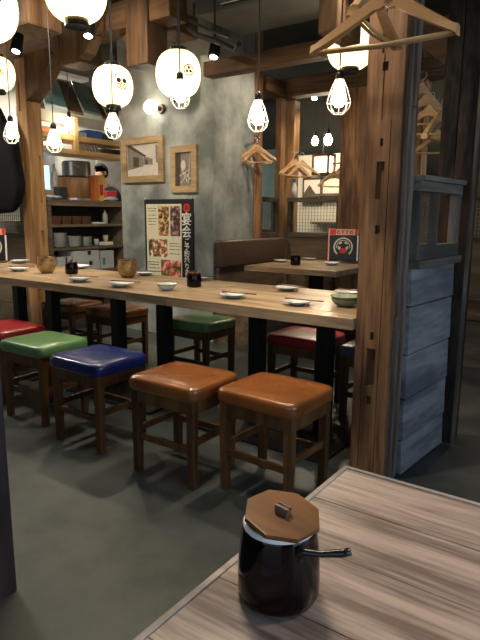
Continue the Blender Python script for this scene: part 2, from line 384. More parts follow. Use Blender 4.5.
# plank partition between them
pt = thing('plank_partition', 'low partition of blue grey weathered overlapping planks between pillar and charred post', 'partition', (-.795, 2.33, 0))
pl = MB()
zz = [0, .165, .36, .565, .78, .95]
for i in range(5):
    z0, z1 = zz[i]+.006, zz[i+1]-.002
    pl.prism([(-.788, z0), (-.794, z1), (-.817, z1), (-.817, z0)], .50, Matrix(((1, 0, 0, 0), (0, 0, 1, 2.38), (0, 1, 0, 0), (0, 0, 0, 1))))
pl.build('plank', M['plank'], pt, bevel=.002)['label'] = 'five overlapping blue grey boards'
MB().b2(-.86, -.815, 2.38, 2.87, 0, .96).build('shadow_gap_board', M['wood_burnt'], pt)  # near-black backing puts the shadow lines under the planks into the gaps
MB().b2(-.87, -.762, 2.379, 2.885, .95, .985).build('ledge', M['plank_trim'], pt, bevel=.003)
wf = MB(); wf.b2(-.83, -.775, 2.379, 2.872, .985, 1.045); wf.b2(-.83, -.775, 2.379, 2.872, 1.275, 1.318)
wf.build('window_rail', M['plank_trim'], pt, bevel=.003)
for y, w_ in ((2.381, .01), (2.575, .022), (2.848, .022)): MB().b2(-.828, -.777, y, y+w_, 1.04, 1.28).build('stile', M['plank_trim_z'], pt, bevel=.002)
MB().b2(-.875, -.762, 2.379, 2.878, 1.318, 1.340).build('top_cap', M['plank_trim'], pt, bevel=.003)
lt = MB()
for k in range(24): z = 1.05+k*.0098; lt.box((-.815, 2.50, z), (.004, .19, .0022))
for k in range(9): y = 2.415+k*.021; lt.box((-.818, y, 1.165), (.003, .002, .24))
lt.build('wire_mesh', M['lattice'], pt)
pt.rotation_euler = (0, 0, math.radians(-4.8))

# left post with brace and hanging timbers
p = thing('honey_timber_post', 'honey coloured square timber post with long mortise slots beside the kitchen pass', 'post', (-4.83, 3.4, 0))
o = MB().b2(-4.955, -4.80, 3.3, 3.46, 0, 2.58).build('post', M['wood_honey_z'], p, bevel=.006)
boolean_cut(o, [((.03, .01, 1.50), (.06, .034, .44)), ((.03, 0, .93), (.06, .036, .16)), ((-.07, -.1, 2.25), (.024, .06, .26)), ((-.05, -.1, 1.62), (.03, .05, .1))])
o = MB().prism([(-4.80, 2.20), (-4.80, 2.6), (-4.38, 2.6), (-4.42, 2.50), (-4.62, 2.30)], .15, Matrix(((1, 0, 0, 0), (0, 0, -1, 3.455), (0, 1, 0, 0), (0, 0, 0, 1))))
o.build('brace', M['wood_beam_z'], p, bevel=.004)
def beam(name, lab, x0, x1, y0, y1, z0, z1, mat): return tag(MB().b2(x0, x1, y0, y1, z0, z1).build(name, M[mat], bevel=.008), lab, 'beam')
beam('ceiling_beam', 'thick brown beam resting on the honey timber post at upper left', -7.0, -3.0, 3.3, 3.5, 2.6, 2.8, 'wood_beam_x')
bz = thing('hanging_timber', 'V shaped hanging timber with two braces between the upper left lanterns', 'timber', (-4.12, 3.4, 2.6))
MB().b2(-4.24, -3.98, 3.28, 3.52, 2.42, 3.0).build('stub_post', M['wood_beam_z'], bz, bevel=.012)
XZ = lambda y: Matrix(((1, 0, 0, 0), (0, 0, -1, y), (0, 1, 0, 0), (0, 0, 0, 1)))
MB().prism([(-3.98, 2.44), (-3.90, 2.48), (-3.55, 2.93), (-3.70, 3.0), (-3.98, 2.64)], .12, XZ(3.38)).build('brace', M['wood_beam_z'], bz, bevel=.005)
MB().prism([(-4.24, 2.46), (-4.24, 2.66), (-4.52, 2.96), (-4.62, 2.86)], .12, XZ(3.38)).build('brace', M['wood_beam_z'], bz, bevel=.005)
bz = thing('hanging_timber', 'square hanging post end between the two crested lanterns, with a slanted brace', 'timber', (-3.3, 3.4, 2.3))
MB().b2(-3.43, -3.20, 3.27, 3.5, 2.30, 3.0).build('stub_post', M['wood_beam_z'], bz, bevel=.012)
MB().prism([(-3.43, 2.36), (-3.43, 2.52), (-3.78, 2.95), (-3.9, 2.88)], .1, XZ(3.51)).build('brace', M['wood_beam_z'], bz, bevel=.005)
beam('ceiling_beam', 'short brown beam end pointing away above the crested lantern on the plaster column', -3.42, -3.14, 3.5, 3.8, 2.58, 2.74, 'wood_beam_y')
bz = thing('hanging_timber', 'large brown timber end hanging between the two top left lanterns', 'timber', (-3.62, 2.6, 2.43))
MB().b2(-3.74, -3.50, 2.46, 2.74, 2.42, 3.0).build('stub_post', M['wood_beam_z'], bz, bevel=.02)
MB().cyl((-3.62, 2.45, 2.54), (-3.62, 2.47, 2.54), .018, n=6).build('peg', M['wood_burnt'], bz)
beam('ceiling_beam', 'brown crossbeam end near ceiling between the top left lanterns', -5.2, -3.74, 2.5, 2.7, 2.62, 2.82, 'wood_beam_x')
beam('ceiling_beam', 'long brown beam crossing from the plaster column to behind the big clothes hanger', -3.14, -.5, 3.86, 3.99, 2.305, 2.42, 'wood_beam_x')
bz = thing('hanging_timber', 'brown timber end hanging behind the big wooden clothes hanger', 'timber', (-1.5, 3.0, 2.14))
MB().b2(-1.56, -1.44, 2.9, 3.2, 2.135, 3.0).build('stub_post', M['wood_beam_z'], bz, bevel=.012)
beam('ceiling_beam', 'dark brown beam above the far lattice partition', -3.3, 2.0, 5.18, 5.34, 2.36, 2.54, 'wood_beam_x')
beam('ceiling_beam', 'short brown beam above the booth sofa, joining column and corner post', -3.3, -3.12, 4.8, 5.18, 2.36, 2.5, 'wood_beam_y')
br = thing('diagonal_brace', 'slanted brown brace with peg holes right of the reddish pillar', 'brace', (-1.1, 3.6, 2.1))
o = MB().prism([(-1.45, 2.36), (-1.35, 2.46), (-.85, 2.02), (-.85, 1.88)], .1, XZ(3.65)).build('brace_board', M['wood_beam_x'], br, bevel=.004)
for x, z, r in ((-1.17, 2.12, .016), (-1.11, 2.06, .022)): MB().cyl((x, 3.545, z), (x, 3.552, z), r, n=8).build('peg_hole', M['ink'], br)
# corner posts at the booth
def post(lab, x0, x1, y0, y1, z1, mat='wood_pillar_z', z0=0): return tag(MB().b2(x0, x1, y0, y1, z0, z1).build('timber_post', M[mat], bevel=.006), lab, 'post')
post('narrow brown post where the plaster column meets the booth window', -3.24, -3.149, 4.645, 4.79, 3.0)
post('brown corner post of the booth beside the lattice window', -3.24, -3.17, 5.17, 5.26, 2.36)
post('lit honey coloured post just right of the booth corner post', -3.30, -3.13, 5.36, 5.48, 2.36, 'wood_honey_z')
post('brown post rising behind the booth table menu stand', -2.49, -2.25, 5.16, 5.36, 2.36)
post('brown post in the dark back room right of the lit wooden box lamp', -2.55, -2.35, 6.6, 6.8, 3.0)
post('pale brown post seen between reddish pillar and charred post', -1.88, -1.70, 5.18, 5.34, 2.36)

# ------------------------------------------------------------------ lattice partitions
def lattice_wall(lab, loc, L, axis, z_low=.95, z_hi=1.31, panel='dark_panel_x', low=True):
    """wood lower wall, wire lattice band, top rail; runs +axis from loc"""
    t = thing('lattice_partition', lab, 'partition', loc)
    X, Y, _ = loc
    def bx(mb, s0, s1, t0, t1, z0, z1):
        if axis == 'x': mb.b2(X+s0, X+s1, Y+t0, Y+t1, z0, z1)
        else: mb.b2(X+t0, X+t1, Y+s0, Y+s1, z0, z1)
        return mb
    sfx = panel
    m = MB(); n = 4
    for i in range(n): bx(m, 0, L, -.02, .02, i*z_low/n+.004, (i+1)*z_low/n-.004)
    bx(m, 0, L, -.008, .008, 0, z_low)
    m.build('panel_boards', M[panel], t)
    bx(MB(), 0, L, -.04, .04, z_low, z_low+.05).build('lower_rail', M['dark_trim_x'], t, bevel=.003)
    bx(MB(), 0, L, -.045, .045, z_hi, z_hi+.045).build('top_rail', M['dark_trim_x'], t, bevel=.003)
    g = MB(); k = 0
    s = .03
    while s < L:
        bx(g, s-.0025, s+.0025, -.0025, .0025, z_low+.05, z_hi); s += .035
    z = z_low+.08
    while z < z_hi: bx(g, 0, L, -.0035, -.0005, z-.002, z+.002); z += .035
    g.build('wire_lattice', M['lattice'], t)
    st = [0]+[L*i/max(1, round(L/.75)) for i in range(1, max(1, round(L/.75))+1)]
    for s in st:
        s = min(max(s, .02), L-.02)
        bx(MB(), s-.02, s+.02, -.03, .03, z_low+.05, z_hi).build('stile', M['dark_trim_x'], t, bevel=.002)
    return t
lattice_wall('wood and wire lattice partition behind the booth table, up to the menu post', (-3.10, 5.24, 0), .61, 'x')
lattice_wall('short wood and wire lattice partition between the menu post and the pale brown post', (-2.245, 5.24, 0), .36, 'x')
lattice_wall('wood and wire lattice partition further right, seen beyond the grey plank partition', (-1.695, 5.24, 0), 2.6, 'x')
lattice_wall('short lattice panel above the booth sofa beside the plaster column', (-3.205, 4.80, 0), .34, 'y', panel='dark_panel_y')
lattice_wall('dark lattice partition behind the hanging black coat at far left', (-6.3, 3.42, 0), 1.34, 'x', z_low=.93, z_hi=1.27)

# booth seating
s = thing('booth_bench', 'long dark brown upholstered booth sofa with wood base below the lattice window', 'sofa', (-2.95, 4.6, 0))
MB().b2(-3.145, -2.74, 4.04, 5.14, 0, .38).build('wood_base', M['dark_panel_y'], s, bevel=.004)
MB().b2(-3.14, -2.70, 4.035, 5.14, .38, .45).build('seat_cushion', M['sofa'], s, bevel=.02, smooth=True)
MB().b2(-3.145, -3.09, 4.02, 5.12, .45, .70).build('back_board', M['dark_panel_y'], s, bevel=.003)
MB().b2(-3.147, -3.05, 4.015, 5.13, .70, .945).build('back_cushion', M['sofa'], s, bevel=.022, smooth=True, seg=3)
s = thing('booth_bench', 'dark booth bench in the corridor beyond the charred post', 'sofa', (-.6, 4.9, 0))
MB().b2(-1.9, .9, 4.55, 5.165, 0, .38).build('wood_base', M['dark_trim_x'], s, bevel=.004)
MB().b2(-1.9, .9, 4.52, 5.165, .38, .45).build('seat_cushion', M['sofa'], s, bevel=.02, smooth=True)

# ------------------------------------------------------------------ tables
def tabletop(t, x0, x1, y0, y1, z, th, mat, n=6):
    m = MB(); w_ = (y1-y0)/n
    for i in range(n): m.b2(x0, x1, y0+i*w_+.0007, y0+(i+1)*w_-.0007, z-th+random.uniform(0, .0005), z-random.uniform(0, .0006))
    m.b2(x0+.002, x1-.002, y0+.003, y1-.003, z-th+.002, z-.0025)
    return m.build('tabletop', M[mat], t)
def comm_table(xc, lab):
    t = thing('dining_table', lab, 'table', (xc, 2.61, 0), 'wooden tables joined in a long row')
    x0, x1 = xc-.573, min(xc+.573, -.988)
    tabletop(t, x0, x1, 2.232, 3.03, .73, .05, 'table_wood', 7)
    for s_ in (-.215, .215):
        MB().b2(xc+s_-.037, xc+s_+.037, 2.565, 2.645, .012, .68).build('leg', M['black_metal'], t, bevel=.003)
    MB().b2(xc-.39, xc+.39, 2.27, 2.95, 0, .012).build('base_plate', M['black_metal'], t, bevel=.003)
    MB().b2(xc-.36, xc+.36, 2.35, 2.87, .668, .68).build('mounting_plate', M['black_metal'], t)
    return t
comm_table(-1.515, 'long oak topped table in the row, nearest to the reddish pillar')
comm_table(-2.665, 'long oak topped table in the row, second from the reddish pillar')
comm_table(-3.815, 'long oak topped table in the row, holding the left gold brown cup')
comm_table(-4.965, 'long oak topped table in the row, running out of frame at left')
t = thing('dining_table', 'oak topped booth table with a menu stand on its back corner', 'table', (-2.42, 4.65, 0))
tabletop(t, -2.88, -1.98, 4.11, 5.12, .73, .045, 'table_wood', 8)
MB().b2(-2.47, -2.37, 4.56, 4.66, .012, .685).build('leg', M['black_metal'], t, bevel=.003)
MB().b2(-2.7, -2.14, 4.35, 4.87, 0, .012).build('base_plate', M['black_metal'], t, bevel=.003)
# near table
t = thing('dining_table', 'foreground table of worn greyish brown planks with pale edging', 'table', (.2, .3, 0))
tabletop(t, -.380, 1.25, -.25, .866, .73, .03, 'near_table', 9)
e = MB(); e.b2(-.39, -.3805, -.25, .876, .69, .7315); e.b2(-.3805, 1.25, .8665, .876, .69, .7315)
e.build('edging', M['near_edge'], t, bevel=.002)
MB().b2(.40, .48, .27, .35, .012, .70).build('leg', M['black_metal'], t, bevel=.003)
MB().b2(.1, .78, .05, .57, 0, .012).build('base_plate', M['black_metal'], t, bevel=.003)
# dark panel at far left foreground
t = thing('seat_divider', 'dark purplish brown divider panel cut off by the left edge of the picture', 'divider', (-1.55, .6, 0))
MB().b2(-1.62, -1.487, .2, .885, 0, .90).build('panel', M['left_panel'], t, bevel=.004)
MB().b2(-1.635, -1.475, .19, .895, .90, .93).build('cap_rail', M['left_panel'], t, bevel=.004)

# ------------------------------------------------------------------ stools
def make_stool(mat):
    t = thing('square_stool', 'stool', 'stool', (0, 0, 0), 'padded square stools along the tables')
    m = MB(); W, D = .395, .35
    # domed padded seat: superellipse rings
    rings = []
    def ring(hw, hd, z, n=40, e=.22):
        r = []
        for k in range(n):
            a = 2*PI*k/n; c_, s_ = math.cos(a), math.sin(a)
            r.append((math.copysign(abs(c_)**e, c_)*hw, math.copysign(abs(s_)**e, s_)*hd, z))
        return r
    for f, z in ((.97, .398), (.99, .401), (1., .412), (1., .438), (.99, .448), (.965, .455), (.92, .459), (.6, .462), (.25, .463)):
        rings.append(ring(W/2*f, D/2*f, z))
    m.loft(rings)
    m.build('seat', mat, t, smooth='all')
    a = MB(); w_, d_ = .36, .318
    for s_ in (-1, 1):
        a.box((0, s_*(d_/2-.012), .37), (w_-.04, .022, .058)); a.box((s_*(w_/2-.012), 0, .37), (.022, d_-.04, .058))
    a.build('seat_frame', M['stool_wood'], t, bevel=.002)
    for sx in (-1, 1):
        for sy in (-1, 1):
            l = MB(); x, y = sx*(w_/2-.019), sy*(d_/2-.019)
            r0 = [(x+dx*.016, y+dy*.016, 0) for dx, dy in ((-1, -1), (1, -1), (1, 1), (-1, 1))]
            r1 = [(x+dx*.0195, y+dy*.0195, .399) for dx, dy in ((-1, -1), (1, -1), (1, 1), (-1, 1))]
            l.loft([r0, r1]); l.build('leg', M['stool_wood'], t, bevel=.002)
    for sy in (-1, 1): MB().box((0, sy*(d_/2-.019), .175), (w_-.07, .016, .03)).build('stretcher', M['stool_wood'], t, bevel=.002)
    for sx in (-1, 1): MB().box((sx*(w_/2-.019), 0, .205), (.016, d_-.07, .03)).build('stretcher', M['stool_wood'], t, bevel=.002)
    return t
PR = {k: Proto(make_stool(M[k+'_leather'])) for k in ('brown', 'green', 'blue', 'red', 'purple')}
for k, x, y, rz, lab in (
    ('brown', -1.195, 1.945, -.03, 'tan brown padded stool nearest to the reddish pillar, in front row'),
    ('brown', -1.635, 1.86, .02, 'tan brown padded stool right of the navy blue stool'),
    ('blue', -2.235, 1.875, .0, 'navy blue padded square stool in front of the long table'),
    ('green', -2.77, 1.93, .03, 'green padded stool left of the navy blue stool in the front row'),
    ('red', -3.30, 2.02, .0, 'red padded stool at the left edge behind the green one'),
    ('brown', -3.80, 2.93, .05, 'tan brown stool across the table, left of its brown twin'),
    ('brown', -3.30, 2.97, .0, 'tan brown stool across the table near the shelf cabinet boxes'),
    ('green', -2.47, 3.0, -.02, 'green padded stool across the table below the wall poster'),
    ('red', -1.63, 3.0, .0, 'red padded stool across the table behind the tan stools'),
    ('purple', -1.13, 2.98, .0, 'dull purple grey padded stool half hidden behind the reddish pillar')):
    s = PR[k].get(); place(s, (x, y, 0), rz, lab)

# ------------------------------------------------------------------ soy sauce pot (foreground)
px, py = -.306, .512
t = thing('soy_sauce_pot', 'glossy dark brown soy sauce pot with octagonal wooden lid on foreground table', 'pot', (px, py, .7301))
prof = [(0, 0), (.040, 0), (.0455, .003), (.048, .010), (.0482, .03), (.047, .055), (.0448, .075), (.0432, .086), (.0414, .0920)]
MB().lathe(prof+[(.0395, .0915), (.0390, .070), (.040, .02), (0, .012)], 56, (px, py, .7301)).build('body', M['soy_glaze'], t, smooth='all')
MB().lathe([(.0424, .0885), (.0427, .0910), (.0418, .0935), (.0403, .0945), (.0388, .0945), (.0385, .090)], 56, (px, py, .7301)).build('rim', M['soy_rim'], t, smooth='all')['label'] = 'white glazed rim'
m = MB(); R8 = .0458; a0 = .14
lz = .7301+.0965
oct_ = [(R8*math.cos(a0+k*PI/4), R8*math.sin(a0+k*PI/4)) for k in range(8)]
lm = Matrix.Translation((px+.0022, py+.0012, lz+.0010)) @ Euler((math.radians(3), math.radians(8.5), 0)).to_matrix().to_4x4()
m.prism(oct_, .006, lm)
lid = m.build('lid', M['lid_wood'], t, bevel=.0012)
lid['label'] = 'octagonal amber brown wooden lid'
m = MB()
m.box((0, 0, .0090), (.016, .011, .0065), mat=lm); m.box((0, -.0028, .0140), (.0175, .0048, .004), mat=lm); m.box((0, .0038, .0138), (.0175, .004, .0036), mat=lm)
m.build('knob', M['knob_wood'], lid, bevel=.0008)
m = MB()
# ladle handle leaves through a notch at right
hx, hy = px+.036, py-.020
m.tube([(hx-.006, hy+.004, .775), (hx, hy, .800), (hx+.006, hy-.003, .812), (hx+.012, hy-.002, .8125), (hx+.026, hy+.004, .8125), (hx+.046, hy+.014, .816), (hx+.054, hy+.018, .819)], [.006, .0058, .0052, .0036, .0036, .0048, .0042], 10)
m.build('ladle_handle', M['black_gloss'], t, smooth='all')

# small pots of the same kind on the other tables
def small_pot(loc, lab, open_lid=True):
    t = thing('soy_sauce_pot', lab, 'pot', loc, 'small dark soy sauce pots on the dining tables')
    X, Y, Z = loc
    MB().lathe([(0, 0), (.040, 0), (.046, .006), (.0465, .04), (.045, .07), (.042, .082), (.038, .083), (.037, .02), (0, .012)], 24, loc).build('body', M['soy_glaze'], t, smooth='all')
    m = MB(); m.prism([(X+.045*math.cos(.3+k*PI/4), Y+.045*math.sin(.3+k*PI/4)) for k in range(8)], .006, Matrix.Translation((0, 0, Z+.085)))
    l = m.build('lid', M['lid_wood'], t, bevel=.001)
    MB().box((X, Y, Z+.096), (.016, .014, .010)).build('knob', M['knob_wood'], l)
    MB().tube([(X+.02, Y-.02, Z+.07), (X+.03, Y-.03, Z+.088), (X+.05, Y-.03, Z+.11)], .003, 6).build('ladle_handle', M['black_gloss'], t)
    return t
small_pot((-2.245, 2.66, .7305), 'small dark soy pot with wooden lid below the wall poster on the long table')
small_pot((-3.456, 2.68, .7305), 'small dark soy pot between the two gold brown cups')
small_pot((-2.545, 4.44, .7305), 'small dark soy pot on the booth table')

# gold brown cups
def cup(loc, lab, s=1., k=1):
    t = thing('cup', lab, 'cup', loc, 'gold brown cups on the long table')
    pf = [(0, 0), (.030, 0), (.034, .003), (.050, .018), (.058, .04), (.056, .065), (.050, .088), (.054, .098), (.051, .1), (.046, .088), (.052, .06), (.05, .035), (0, .012)]
    m = MB().lathe([(r*s, z*s) for r, z in pf], 28, loc)
    for v in m.bm.verts:
        a = math.atan2(v.co.y-loc[1], v.co.x-loc[0]); f = 1+.035*math.sin(5*a+k)*((v.co.z-loc[2])/(.1*s))
        v.co.x = loc[0]+(v.co.x-loc[0])*f; v.co.y = loc[1]+(v.co.y-loc[1])*f
    m.build('cup_body', M['gold_cup'], t, smooth='all')
    r = MB().lathe([(.0505*s, .097*s), (.054*s, .1005*s), (.0545*s, .104*s), (.051*s, .104*s)], 28, loc); r.build('rim', M['lid_wood'], t, smooth='all')
    return t
cup((-3.66, 2.61, .7305), 'round bellied gold brown cup in front of the honey timber post', 1.2)
cup((-2.985, 2.80, .7305), 'gold brown crumpled cup left of the wall poster', 1.22, 3)

# plates, napkins, chopsticks
plate_p = None
def make_plate():
    t = thing('plate', 'plate', 'plate', (0, 0, 0), 'small white plates on the tables')
    MB().lathe([(0, .004), (.03, .004), (.033, 0), (.036, .004), (.055, .012), (.073, .020), (.076, .022), (.073, .0235), (.055, .017), (.035, .0095), (0, .008)], 36).build('plate_body', M['porcelain'], t, smooth='all')
    return t
def make_napkin():
    m = MB()
    m.box((0, 0, .0025), (.135, .078, .003)); m.box((.002, .001, .0055), (.13, .074, .0025), (0, .015, .02))
    o = m.build('folded_napkin', M['napkin'], bevel=.001); return tag(o, 'napkin', 'napkin', 'folded white napkins')
def make_sticks():
    m = MB()
    for s_ in (-1, 1):
        r0 = [(-.105, s_*.004+a*.0032, .004+b_*.0028) for a, b_ in ((-1, -1), (1, -1), (1, 1), (-1, 1))]
        r1 = [(.105, s_*.003+a*.0022, .004+b_*.0022) for a, b_ in ((-1, -1), (1, -1), (1, 1), (-1, 1))]
        m.loft([r0, r1])
    o = m.build('chopstick_pair', M['chopstick']); return tag(o, 'sticks', 'chopsticks', 'brown chopstick pairs')
PP, NP, SP = Proto(make_plate()), Proto(make_napkin()), Proto(make_sticks())
rows = [  # x, y, napkin?, sticks?, angle, place words
    (-3.955, 2.56, 1, 1, .35, 'at the left edge of the long table, near the menu stand'),
    (-3.76, 3.00, 1, 0, .3, 'on the far side of the long table, behind the left gold brown cup'),
    (-3.02, 2.40, 1, 1, .25, 'in front of the small pot that stands between the two cups'),
    (-2.60, 2.38, 1, 1, .1, 'in front of the crumpled gold brown cup'),
    (-2.98, 2.97, 0, 1, .5, 'on the far side, at the lower left corner of the poster'),
    (-2.46, 2.95, 0, 1, .4, 'on the far side, behind the small pot below the poster'),
    (-1.775, 2.43, 0, 1, -.02, 'alone on the near edge between the pale bowls and the red stool'),
    (-1.375, 2.43, 0, 1, -.08, 'on the near edge beside the green bowls'),
    (-1.70, 2.88, 0, 1, -.35, 'on the far side of the long table above the red stool'),
    (-1.33, 2.92, 0, 1, -.3, 'on the far side, right behind the green bowls'),
    (-2.80, 4.62, 0, 1, .2, 'on the booth table, left of its soy pot'),
    (-2.72, 5.02, 0, 1, .2, 'at the back of the booth table, behind its soy pot'),
    (-2.28, 4.64, 1, 1, .1, 'on the booth table in front of the menu stand')]
for x, y, nk, st, a, w_ in rows:
    place(PP.get(), (x, y, .7305), a, 'white plate '+w_)
    if nk: place(NP.get(), (x+.004, y, .7305+.0225), a, 'napkin on plate '+w_.replace('in front of the small', 'before the small').replace(' of the long table', ''))
    if st: place(SP.get(), (x+.03, y+.012, .7305+(.031 if nk else .0235)), a+.12, 'chopsticks '+w_)

def bowl(loc, r, h, mat, lab, grp):
    m = MB().lathe([(0, 0), (r*.5, 0), (r*.55, .004), (r*.85, h*.45), (r*.98, h*.8), (r*1.02, h*.92), (r*1.04, h), (r*.97, h), (r*.8, h*.5), (0, h*.25)], 32, (0, 0, 0))
    o = m.build('bowl', M[mat], smooth='all'); o.location = loc; return tag(o, lab, 'bowl', grp)
bowl((-2.27, 2.44, .7305), .055, .03, 'porcelain', 'lower pale bowl of the small stack on the near edge of the table', 'pale bowls in a small stack')
bowl((-2.27, 2.44, .7485), .061, .022, 'pale_green_dish', 'upper pale green bowl of the small stack on the near edge', 'pale bowls in a small stack')
bowl((-1.17, 2.55, .7305), .07, .035, 'green_dish', 'lower green bowl of the stack beside the reddish pillar', 'green bowls stacked at the pillar')
bowl((-1.17, 2.55, .7535), .074, .028, 'green_dish', 'upper green bowl of the stack beside the reddish pillar', 'green bowls stacked at the pillar')
bowl((-4.60, 3.0, .7305), .085, .018, 'pale_green_dish', 'flat pale green dish right of the left menu stand', None)
bowl((-4.60, 3.0, .743), .08, .014, 'porcelain', 'white dish stacked on the flat green dish by the left menu stand', None)

# ------------------------------------------------------------------ menu stands
def menu_stand(loc, rz, lab, w_=.27, h=.31):
    t = thing('menu_stand', lab, 'menu stand', (0, 0, 0), 'black menu stands with a coral header')
    tilt = Euler((math.radians(-4), 0, 0)).to_matrix().to_4x4()
    MB().box((0, 0, h/2+.012), (w_, .012, h), mat=tilt).build('card', M['poster_black'], t, bevel=.001)
    MB().box((0, -.0065, h-.022), (w_+.004, .003, .058), mat=tilt).build('header', M['coral'], t)
    MB().box((-w_/2-.002, -.002, h/2+.012), (.012, .016, h), mat=tilt).build('side_edge', M['coral'], t)
    MB().box((w_/2+.001, -.002, h/2-.02), (.012, .014, h-.07), mat=tilt).build('paper_edge', M['napkin'], t)
    # ring emblem
    def flat(pts, name, mat, y): return MB().prism(pts, .001, tilt @ Matrix(((1, 0, 0, 0), (0, 0, -1, y), (0, 1, 0, 0), (0, 0, 0, 1)))).build(name, M[mat], t)
    cz = h*.47
    m = MB(); n = 40
    for r0, r1, a_0, a_1 in ((.078, .092, -50, 230), (.060, .067, -10, 190)):
        k = 26
        ro = [(r1*math.cos(math.radians(a_0+(a_1-a_0)*i/k)), cz+r1*math.sin(math.radians(a_0+(a_1-a_0)*i/k))) for i in range(k+1)]
        ri = [(r0*math.cos(math.radians(a_0+(a_1-a_0)*i/k)), cz+r0*math.sin(math.radians(a_0+(a_1-a_0)*i/k))) for i in range(k+1)]
        for i in range(k):
            m.prism([ri[i], ro[i], ro[i+1], ri[i+1]], .001, tilt @ Matrix(((1, 0, 0, 0), (0, 0, -1, -.0068), (0, 1, 0, 0), (0, 0, 0, 1))))
    m.build('ring_emblem', M['cream_ink'], t)
    m = MB(); MX = tilt @ Matrix(((1, 0, 0, 0), (0, 0, -1, -.0068), (0, 1, 0, 0), (0, 0, 0, 1)))
    for sx in (-1, 1):
        m.prism([(sx*.006, cz+.045), (sx*.03, cz+.05), (sx*.045, cz+.025), (sx*.02, cz+.03)], .0012, MX)
        m.prism([(sx*.022, cz+.0), (sx*.05, cz+.012), (sx*.048, cz-.018), (sx*.03, cz-.03)], .0012, MX)
    m.build('emblem_marks', M['cream_ink'], t)
    m = MB(); m.prism([(.035*math.cos(a)*(1+.12*math.cos(5*a)), cz-.035+.026*math.sin(a)) for a in [2*PI*i/24 for i in range(24)]], .002, MX); m.build('red_mark', M['red_ink'], t)
    text('header_text', '\u304a\u3059\u3059\u3081', .040, M['ink'], t, (.012, -.0085-.018, h-.022), (PI/2-math.radians(4)*-1*-1, 0, 0))
    MB().box((-w_/2+.035, -.009, h-.022), (.055, .002, .05), mat=tilt).build('header_mark', M['red_ink'], t)
    MB().box((w_/2-.014, -.009, h-.022), (.024, .002, .056), mat=tilt).build('header_mark', M['red_ink'], t)
    MB().box((0, -.03, .006), (w_*1.02, .09, .012)).build('base', M['lid_wood'], t, bevel=.002)
    m = MB(); m.box((-.07, -.055, .022), (.08, .035, .02)); m.box((.05, -.05, .020), (.06, .03, .016)); m.build('tray_clips', M['black_gloss'], t, bevel=.003)
    place(t, loc, rz); return t
menu_stand((-2.335, 4.98, .7305), math.radians(25), 'black menu stand with ring emblem on the booth table')
menu_stand((-4.86, 2.89, .7305), math.radians(42), 'black menu stand with coral header at left edge of the long table', .25, .30)

# ------------------------------------------------------------------ pictures and poster on the plaster column
def framed(x0, x1, z0, z1, lab, fw, lean=0.):
    t = thing('framed_picture', lab, 'picture', ((x0+x1)/2, 4.0, z0)); Y = 4.0
    m = MB(); m.b2(x0, x1, Y-.035, Y, z1-fw, z1); m.b2(x0, x1, Y-.035, Y, z0, z0+fw); m.b2(x0, x0+fw, Y-.035, Y, z0+fw, z1-fw); m.b2(x1-fw, x1, Y-.035, Y, z0+fw, z1-fw)
    m.build('frame', M['oak_frame'], t, bevel=.002)
    return t
XZp = lambda y: Matrix(((1, 0, 0, 0), (0, 0, -1, y), (0, 1, 0, 0), (0, 0, 0, 1)))
t = framed(-4.265, -3.715, 1.475, 1.895, 'larger oak framed sepia photo of an old street of houses', .062)
x0, x1, z0, z1 = -4.203, -3.777, 1.537, 1.833
MB().b2(x0, x1, 3.985, 3.999, z0, z1).build('photograph', M['sepia_light'], t)
def q(u, v): return (x0+(x1-x0)*u, z0+(z1-z0)*v)
m = MB(); m.prism([q(.02, .2), q(.02, .95), q(.50, .66), q(.52, .30)], .001, XZp(3.984)); m.prism([q(.52, .34), q(.52, .62), q(.80, .52), q(.80, .34)], .001, XZp(3.984)); m.prism([q(.9, .4), q(.9, .95), q(1, .9), q(1, .38)], .001, XZp(3.984))
m.build('printed_houses', M['sepia_mid'], t)
m = MB(); m.prism([q(.02, .93), q(.02, .99), q(.12, .99), q(.62, .62), q(.55, .60)], .001, XZp(3.9825)); m.prism([q(.20, .28), q(.20, .62), q(.38, .58), q(.38, .30)], .001, XZp(3.9825)); m.prism([q(.58, .36), q(.58, .5), q(.66, .48), q(.66, .36)], .001, XZp(3.9825))
m.build('printed_shadows', M['sepia_dark'], t)
t = framed(-3.622, -3.312, 1.372, 1.785, 'smaller narrow oak framed picture right of the street photo', .058)
x0, x1, z0, z1 = -3.564, -3.370, 1.430, 1.727
MB().b2(x0, x1, 3.985, 3.999, z0, z1).build('photograph', M['sepia_mid'], t)
m = MB(); m.prism([q(0, 0), q(0, 1), q(.3, 1), q(.22, 0)], .001, XZp(3.984)); m.build('printed_shadows', M['sepia_dark'], t)
m = MB()
for a, b_ in (((.2, .3), (.85, .5)), ((.75, .05), (.85, .95)), ((.35, .5), (.7, .1)), ((.3, .1), (.75, .35)), ((.5, .4), (.9, .2))):
    (ax, az), (bx_, bz_) = q(*a), q(*b_); m.cyl((ax, 3.983, az), (bx_, 3.983, bz_), .0045, n=6)
m.sph((q(.45, .62)[0], 3.982, q(.45, .62)[1]), .03, (1, .06, 1.5), 12); m.build('printed_figure', M['sepia_light'], t)
